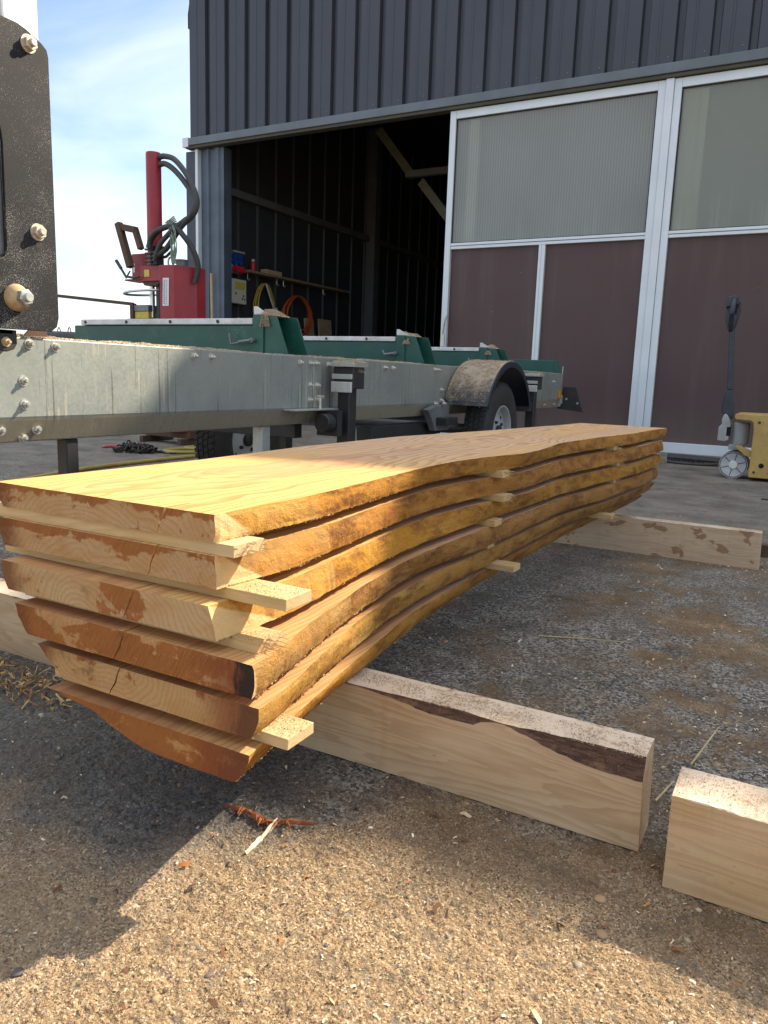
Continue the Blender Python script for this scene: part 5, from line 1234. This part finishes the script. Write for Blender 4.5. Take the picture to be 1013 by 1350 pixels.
# weeds at the far edge of the yard
n = 1500; x = -7.6+2.4*rng.random(n); y = 4.0+2.0*rng.random(n)*.5+(-.55*(x+7.6)*0); L = .03+.06*rng.random(n)
P = np.stack([-6.9+1.6*rng.random(n), 5.9+.35*rng.random(n), .02+.03*rng.random(n)], -1)
V, F, C = flakes(P, L, .004+.004*rng.random(n), 1.4, np.array([(.05,.075,.02),(.07,.09,.03),(.10,.09,.04)]), .6)
o = scatter('grass', V, F, C, M['chips'])

# ------------------------------------------------------------------ camera
def nrm(v): return v/np.linalg.norm(v)
f_, cx_, cy_ = 1000., 506.5, 675.
ray = lambda x, y: np.array([x-cx_, y-cy_, f_])
dn = nrm(ray(314, 6250)); yv = ray(1068, 515); Yc = nrm(yv-dn*np.dot(yv, dn)); Zc = -dn; Xc = np.cross(Yc, Zc)
Rm = np.array([Xc, Yc, Zc])
right, up, back = Rm[:,0], -Rm[:,1], -Rm[:,2]
cam = bpy.data.cameras.new('camera'); co = bpy.data.objects.new('camera', cam); link(co)
mw = Matrix.Identity(4)
for r_ in range(3): mw[r_][0], mw[r_][1], mw[r_][2] = right[r_], up[r_], back[r_]
mw[2][3] = .6
co.matrix_world = mw
cam.sensor_fit = 'VERTICAL'; cam.sensor_height = 36; cam.lens = 1000/1350*36
cam.clip_start = .02; cam.clip_end = 2000
S.camera = co

# ------------------------------------------------------------------ light
SX, SY = .58, 1.10
el = math.atan2(1, math.hypot(SX, SY)); az = math.atan2(SX, SY)
sun = bpy.data.lights.new('sun', 'SUN'); sun.energy = 5.0; sun.angle = R(.53); sun.color = (1.0,.87,.66)
so = bpy.data.objects.new('sun', sun); link(so)
so.rotation_euler = Vector((SX, SY, 1)).to_track_quat('Z', 'Y').to_euler()
W = bpy.data.worlds.new('World'); S.world = W; W.use_nodes = True
nt = W.node_tree; nt.nodes.clear()
wo = nt.nodes.new('ShaderNodeOutputWorld'); bg = nt.nodes.new('ShaderNodeBackground'); sky = nt.nodes.new('ShaderNodeTexSky')
sky.sky_type = 'NISHITA'; sky.sun_disc = False; sky.sun_elevation = el; sky.sun_rotation = az; sky.air_density = 1.0; sky.dust_density = 1.0; sky.altitude = 300
tc = nt.nodes.new('ShaderNodeTexCoord'); mp = nt.nodes.new('ShaderNodeMapping'); mp.inputs['Scale'].default_value = (1.6,1.6,4.2); mp.inputs['Rotation'].default_value = (.1,.15,.4)
no = nt.nodes.new('ShaderNodeTexNoise'); no.inputs['Scale'].default_value = 1.7; no.inputs['Detail'].default_value = 6; no.inputs['Roughness'].default_value = .55; no.inputs['Distortion'].default_value = .35
mr = nt.nodes.new('ShaderNodeMapRange'); mr.interpolation_type = 'SMOOTHSTEP'; mr.inputs[1].default_value = .36; mr.inputs[2].default_value = .72; mr.inputs[3].default_value = .03; mr.inputs[4].default_value = .52
mx = nt.nodes.new('ShaderNodeMix'); mx.data_type = 'RGBA'
nt.links.new(tc.outputs['Generated'], mp.inputs[0]); nt.links.new(mp.outputs[0], no.inputs[0]); nt.links.new(no.outputs[0], mr.inputs[0])
sz = nt.nodes.new('ShaderNodeSeparateXYZ'); nt.links.new(tc.outputs['Generated'], sz.inputs[0])
up = nt.nodes.new('ShaderNodeMapRange'); up.interpolation_type = 'SMOOTHSTEP'
for k_, v_ in ((1,.50),(2,.80),(3,0.),(4,.62)): up.inputs[k_].default_value = v_
nt.links.new(sz.outputs[2], up.inputs[0])
ad = nt.nodes.new('ShaderNodeMath'); ad.operation = 'ADD'; ad.use_clamp = True; nt.links.new(mr.outputs[0], ad.inputs[0]); nt.links.new(up.outputs[0], ad.inputs[1])
nt.links.new(ad.outputs[0], mx.inputs[0]); nt.links.new(sky.outputs[0], mx.inputs[6]); mx.inputs[7].default_value = (6.5,6.6,6.7,1)
nt.links.new(mx.outputs[2], bg.inputs[0]); bg.inputs[1].default_value = .118; nt.links.new(bg.outputs[0], wo.inputs[0])

S.view_settings.view_transform = 'Standard'; S.view_settings.look = 'None'; S.view_settings.exposure = 1.06; S.view_settings.gamma = 1
S.render.engine = 'CYCLES'
